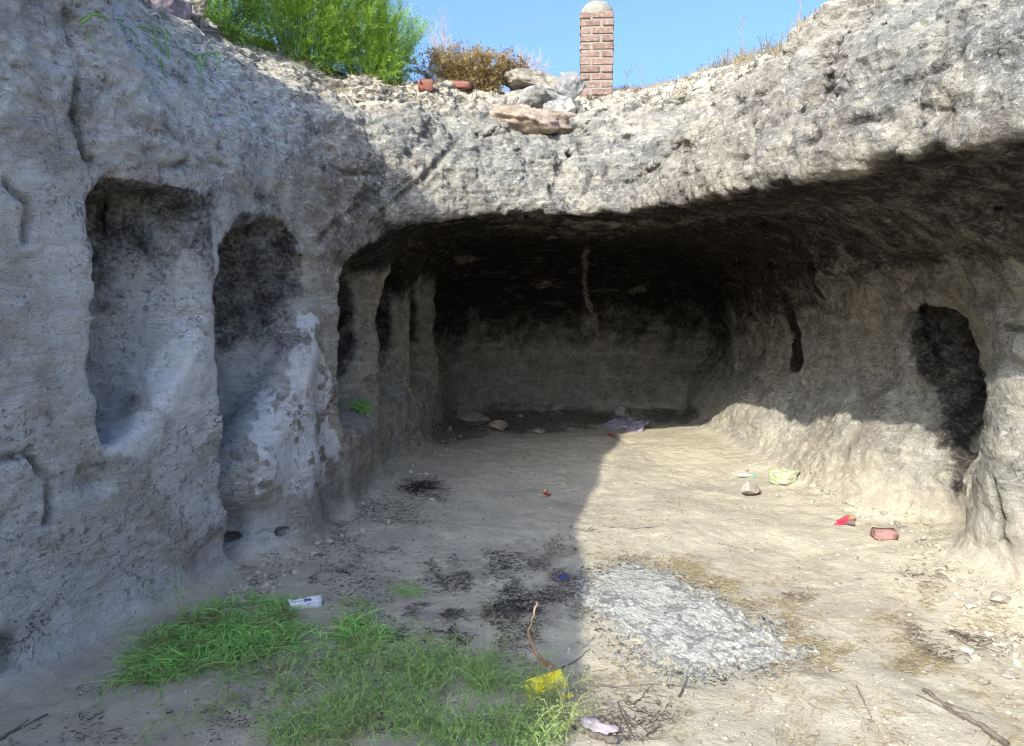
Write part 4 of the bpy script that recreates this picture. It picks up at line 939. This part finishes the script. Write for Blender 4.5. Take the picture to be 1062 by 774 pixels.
for px, H, lb in ((768, .42, 'tall thin dry stalk on the rim right of the brick pillar'), (829, .5, 'tallest thin dry stalk far right on the rim'), (664, .28, 'bare forked stalk nearest the brick pillar on the rim'), (651, .2, 'short bare stalk between the pillar and the forked stalk')):
    p_, py = skyline(px); b0 = np.array(p_); ln = [(wob(b0, b0+np.array([U(-.04, .04), 0, H]), 7, .004), .0035, .0015)]
    for k in range(5):
        q = b0+np.array([0, 0, H*U(.4, .9)]); ln.append((wob(q, q+np.array([U(-.08, .08), U(-.05, .05), U(.03, .1)]), 4, .003), .002, .001))
    branch('dry_stalk', ln, DSTEM if px < 700 else WOOD, lb, 'stalk', 'dry stalks on the rim')
# low scrub on the rim soil below the shrubs
P0 = []
for a, b_ in zip(U(300, 560, 900), U(62, 104, 900)):
    if b_ < 60+(a-300)*.13: continue
    r = hit(a, b_)
    if r.y > 4: P0.append(tuple(r))
for a, b_ in zip(U(596, 720, 500), U(84, 112, 500)):
    r = hit(a, b_)
    if r.y > 4: P0.append(tuple(r))
P0 = np.array(P0); N = len(P0); pth, W = blades(P0, U(.03, .12, N), U(.005, .05, N), U(.003, .006, N), curl=1.5)
tag(tint_obj('dry_litter', [ribbons(pth, W)], BROWN, None, lambda v: sstep(-.2, .5, fbm(v[:, 0], v[:, 1], v[:, 2], 5, 2, 67))), 'withered stalks and litter on the rim soil below the shrubs', 'plant litter', kind='stuff')
# ------------------------------------------------------------------ ground litter and gravel
def bits(zones, mat, name, label, L=(.008, .035), w=.0025, cat='litter'):
    P0 = np.concatenate([toground(polyrand(poly, n, dn)) for poly, n, dn in zones]); N = len(P0); l_ = U(*L, N); pth, W = blades(P0, l_, l_*U(.02, .3, N), U(w*.6, w*1.5, N), curl=2.2)
    return tag(tint_obj(name, [ribbons(pth, W)], mat, None, lambda v: sstep(-.1, .6, fbm(v[:, 0], v[:, 1], v[:, 2], 3, 2, 68))), label, cat, kind='stuff')
DARKB = leafmat('dark_litter', (.07, .06, .05), (.14, .115, .085), (.035, .03, .028))
wide = [(250, 600), (300, 560), (400, 500), (450, 465), (600, 470), (600, 774), (0, 774), (100, 710)]
bits([([(540, 590), (570, 560), (598, 560), (598, 625), (560, 650), (500, 640)], 2200, nz2(.04, 2, -.1, .5)), ([(440, 580), (520, 570), (560, 600), (520, 620), (460, 610)], 1500, nz2(.03, 3, -.1, .5)),
      ([(360, 640), (420, 625), (560, 640), (560, 665), (480, 675), (400, 665)], 2200, nz2(.04, 4, -.1, .5)), ([(250, 600), (330, 555), (420, 500), (480, 500), (420, 560), (330, 610)], 3200, nz2(.04, 6, -.3, .5)),
      (wide, 4500, nz2(.02, 7, -.2, .5)), ([(450, 430), (740, 430), (760, 440), (620, 480), (440, 480)], 400, None)], DARKB, 'dark_litter', 'dark curled leaf bits and char crumbs scattered over the shaded sand')
bits([([(690, 575), (760, 600), (860, 680), (840, 700), (760, 640), (700, 600)], 2000, nz2(.05, 91, -.2, .5)), ([(760, 620), (900, 620), (1010, 600), (1050, 640), (960, 700), (860, 700)], 2200, nz2(.03, 9, 0, .5)),
      ([(600, 590), (610, 470), (900, 500), (1062, 640), (1062, 774), (600, 774)], 3000, nz2(.025, 10, -.1, .5)), ([(600, 575), (700, 580), (730, 600), (640, 590)], 500, None), ([(600, 700), (700, 700), (720, 774), (600, 774)], 500, None)],
     STRAWM, 'straw_litter', 'dry straw coloured plant bits scattered over the sunlit sand', (.01, .06), .0028)
def pebbles(n, name, label, mat, poly, rs=(.003, .010), ex=1.6):
    P0 = toground(polyrand(poly, n)); bm = bmesh.new(); bmesh.ops.create_icosphere(bm, subdivisions=1, radius=1); v = np.array([q.co[:] for q in bm.verts]); f = np.array([[q.index for q in g.verts] for g in bm.faces]); bm.free()
    r = rs[0]+(rs[1]-rs[0])*U(0, 1, n)**ex/1; sc3 = np.stack([U(.8, 1.4, n), U(.7, 1.2, n), U(.45, .9, n)], 1)*r[:, None]
    a = U(0, 6.28, n); V_ = v[None]*(1+.22*RNG.normal(size=(n, len(v), 1)))*sc3[:, None]; X = V_[..., 0]*np.cos(a)[:, None]-V_[..., 1]*np.sin(a)[:, None]; Y_ = V_[..., 0]*np.sin(a)[:, None]+V_[..., 1]*np.cos(a)[:, None]
    V_ = np.stack([X, Y_, V_[..., 2]+r[:, None]*.25], 2)+P0[:, None]
    q = (np.arange(n)[:, None, None]*len(v)+f[None]).reshape(-1, 3)
    att_ = np.zeros((n*len(v), 4), F32); att_[:, 0] = np.repeat(U(0, 1, n), len(v))
    return tag(mesh_obj(name, V_.reshape(-1, 3), q, mat, {'tint': att_}, False), label, 'gravel', kind='stuff')
PEB = NT('gravel_stone'); A = PEB.n('ShaderNodeAttribute', attribute_name='tint'); e = PEB.n('ShaderNodeSeparateColor'); PEB.set(e.inputs[0], A.outputs['Color']); PEB.done(PEB.mix(e.outputs[0], (.17, .15, .12), (.46, .42, .33)))
pebbles(4200, 'gravel', 'small stones and crumbs strewn over the cave floor', PEB.m, [(0, 774), (100, 705), (260, 600), (400, 500), (460, 440), (740, 435), (960, 540), (1062, 640), (1062, 774)], (.0015, .010), 4)

pebbles(420, 'rubble', 'crumbled stone fragments gathered along the foot of the walls', PEB.m, [(236, 640), (270, 590), (340, 552), (392, 505), (440, 462), (470, 440), (480, 452), (440, 485), (395, 520), (340, 572), (262, 625)], (.006, .030), 3)
pebbles(420, 'rubble', 'crumbled stone fragments gathered along the foot of the right wall', PEB.m, [(770, 440), (860, 500), (960, 548), (1010, 600), (1062, 650), (1062, 690), (1000, 640), (930, 575), (840, 520), (750, 455)], (.006, .026), 3)
ashp = np.array([[p_[0], p_[1]] for p_ in poly], float)
def ring(a): d = poly_sd(a[:, 0], a[:, 1], ashp); return np.exp(-np.abs(d)/9)
P0 = toground(polyrand([(570, 570), (740, 580), (880, 680), (860, 715), (640, 715), (570, 640)], 2600, ring)); N = len(P0); pth, W = blades(P0, U(.006, .03, N), U(.001, .008, N), U(.002, .006, N), curl=2)
ASHF = leafmat('ash_flakes', (.38, .385, .37), (.24, .245, .24), (.06, .06, .06))
tag(tint_obj('ash_flakes', [ribbons(pth, W)], ASHF, None, lambda v: (sstep(.0, .3, fbm(v[:, 0], v[:, 1], v[:, 2], 30, 2, 69)))), 'flakes of ash and charcoal crumbs strewn round the ash heap', 'ash', kind='stuff')

p0 = toground(polyrand(A1+[(420, 700)], 420, nz2(.03, 5, -.6, .4))); N = len(p0); pth, W = blades(p0, U(.05, .16, N), U(.01, .05, N)*.8, U(.0015, .004, N), curl=1.6)
tag(tint_obj('dead_grass', [ribbons(pth, W)], STRAWM, None, lambda v: .3+0*v[:, 0]), 'dead straw coloured blades mixed into the long green grass', 'dead grass', kind='stuff')
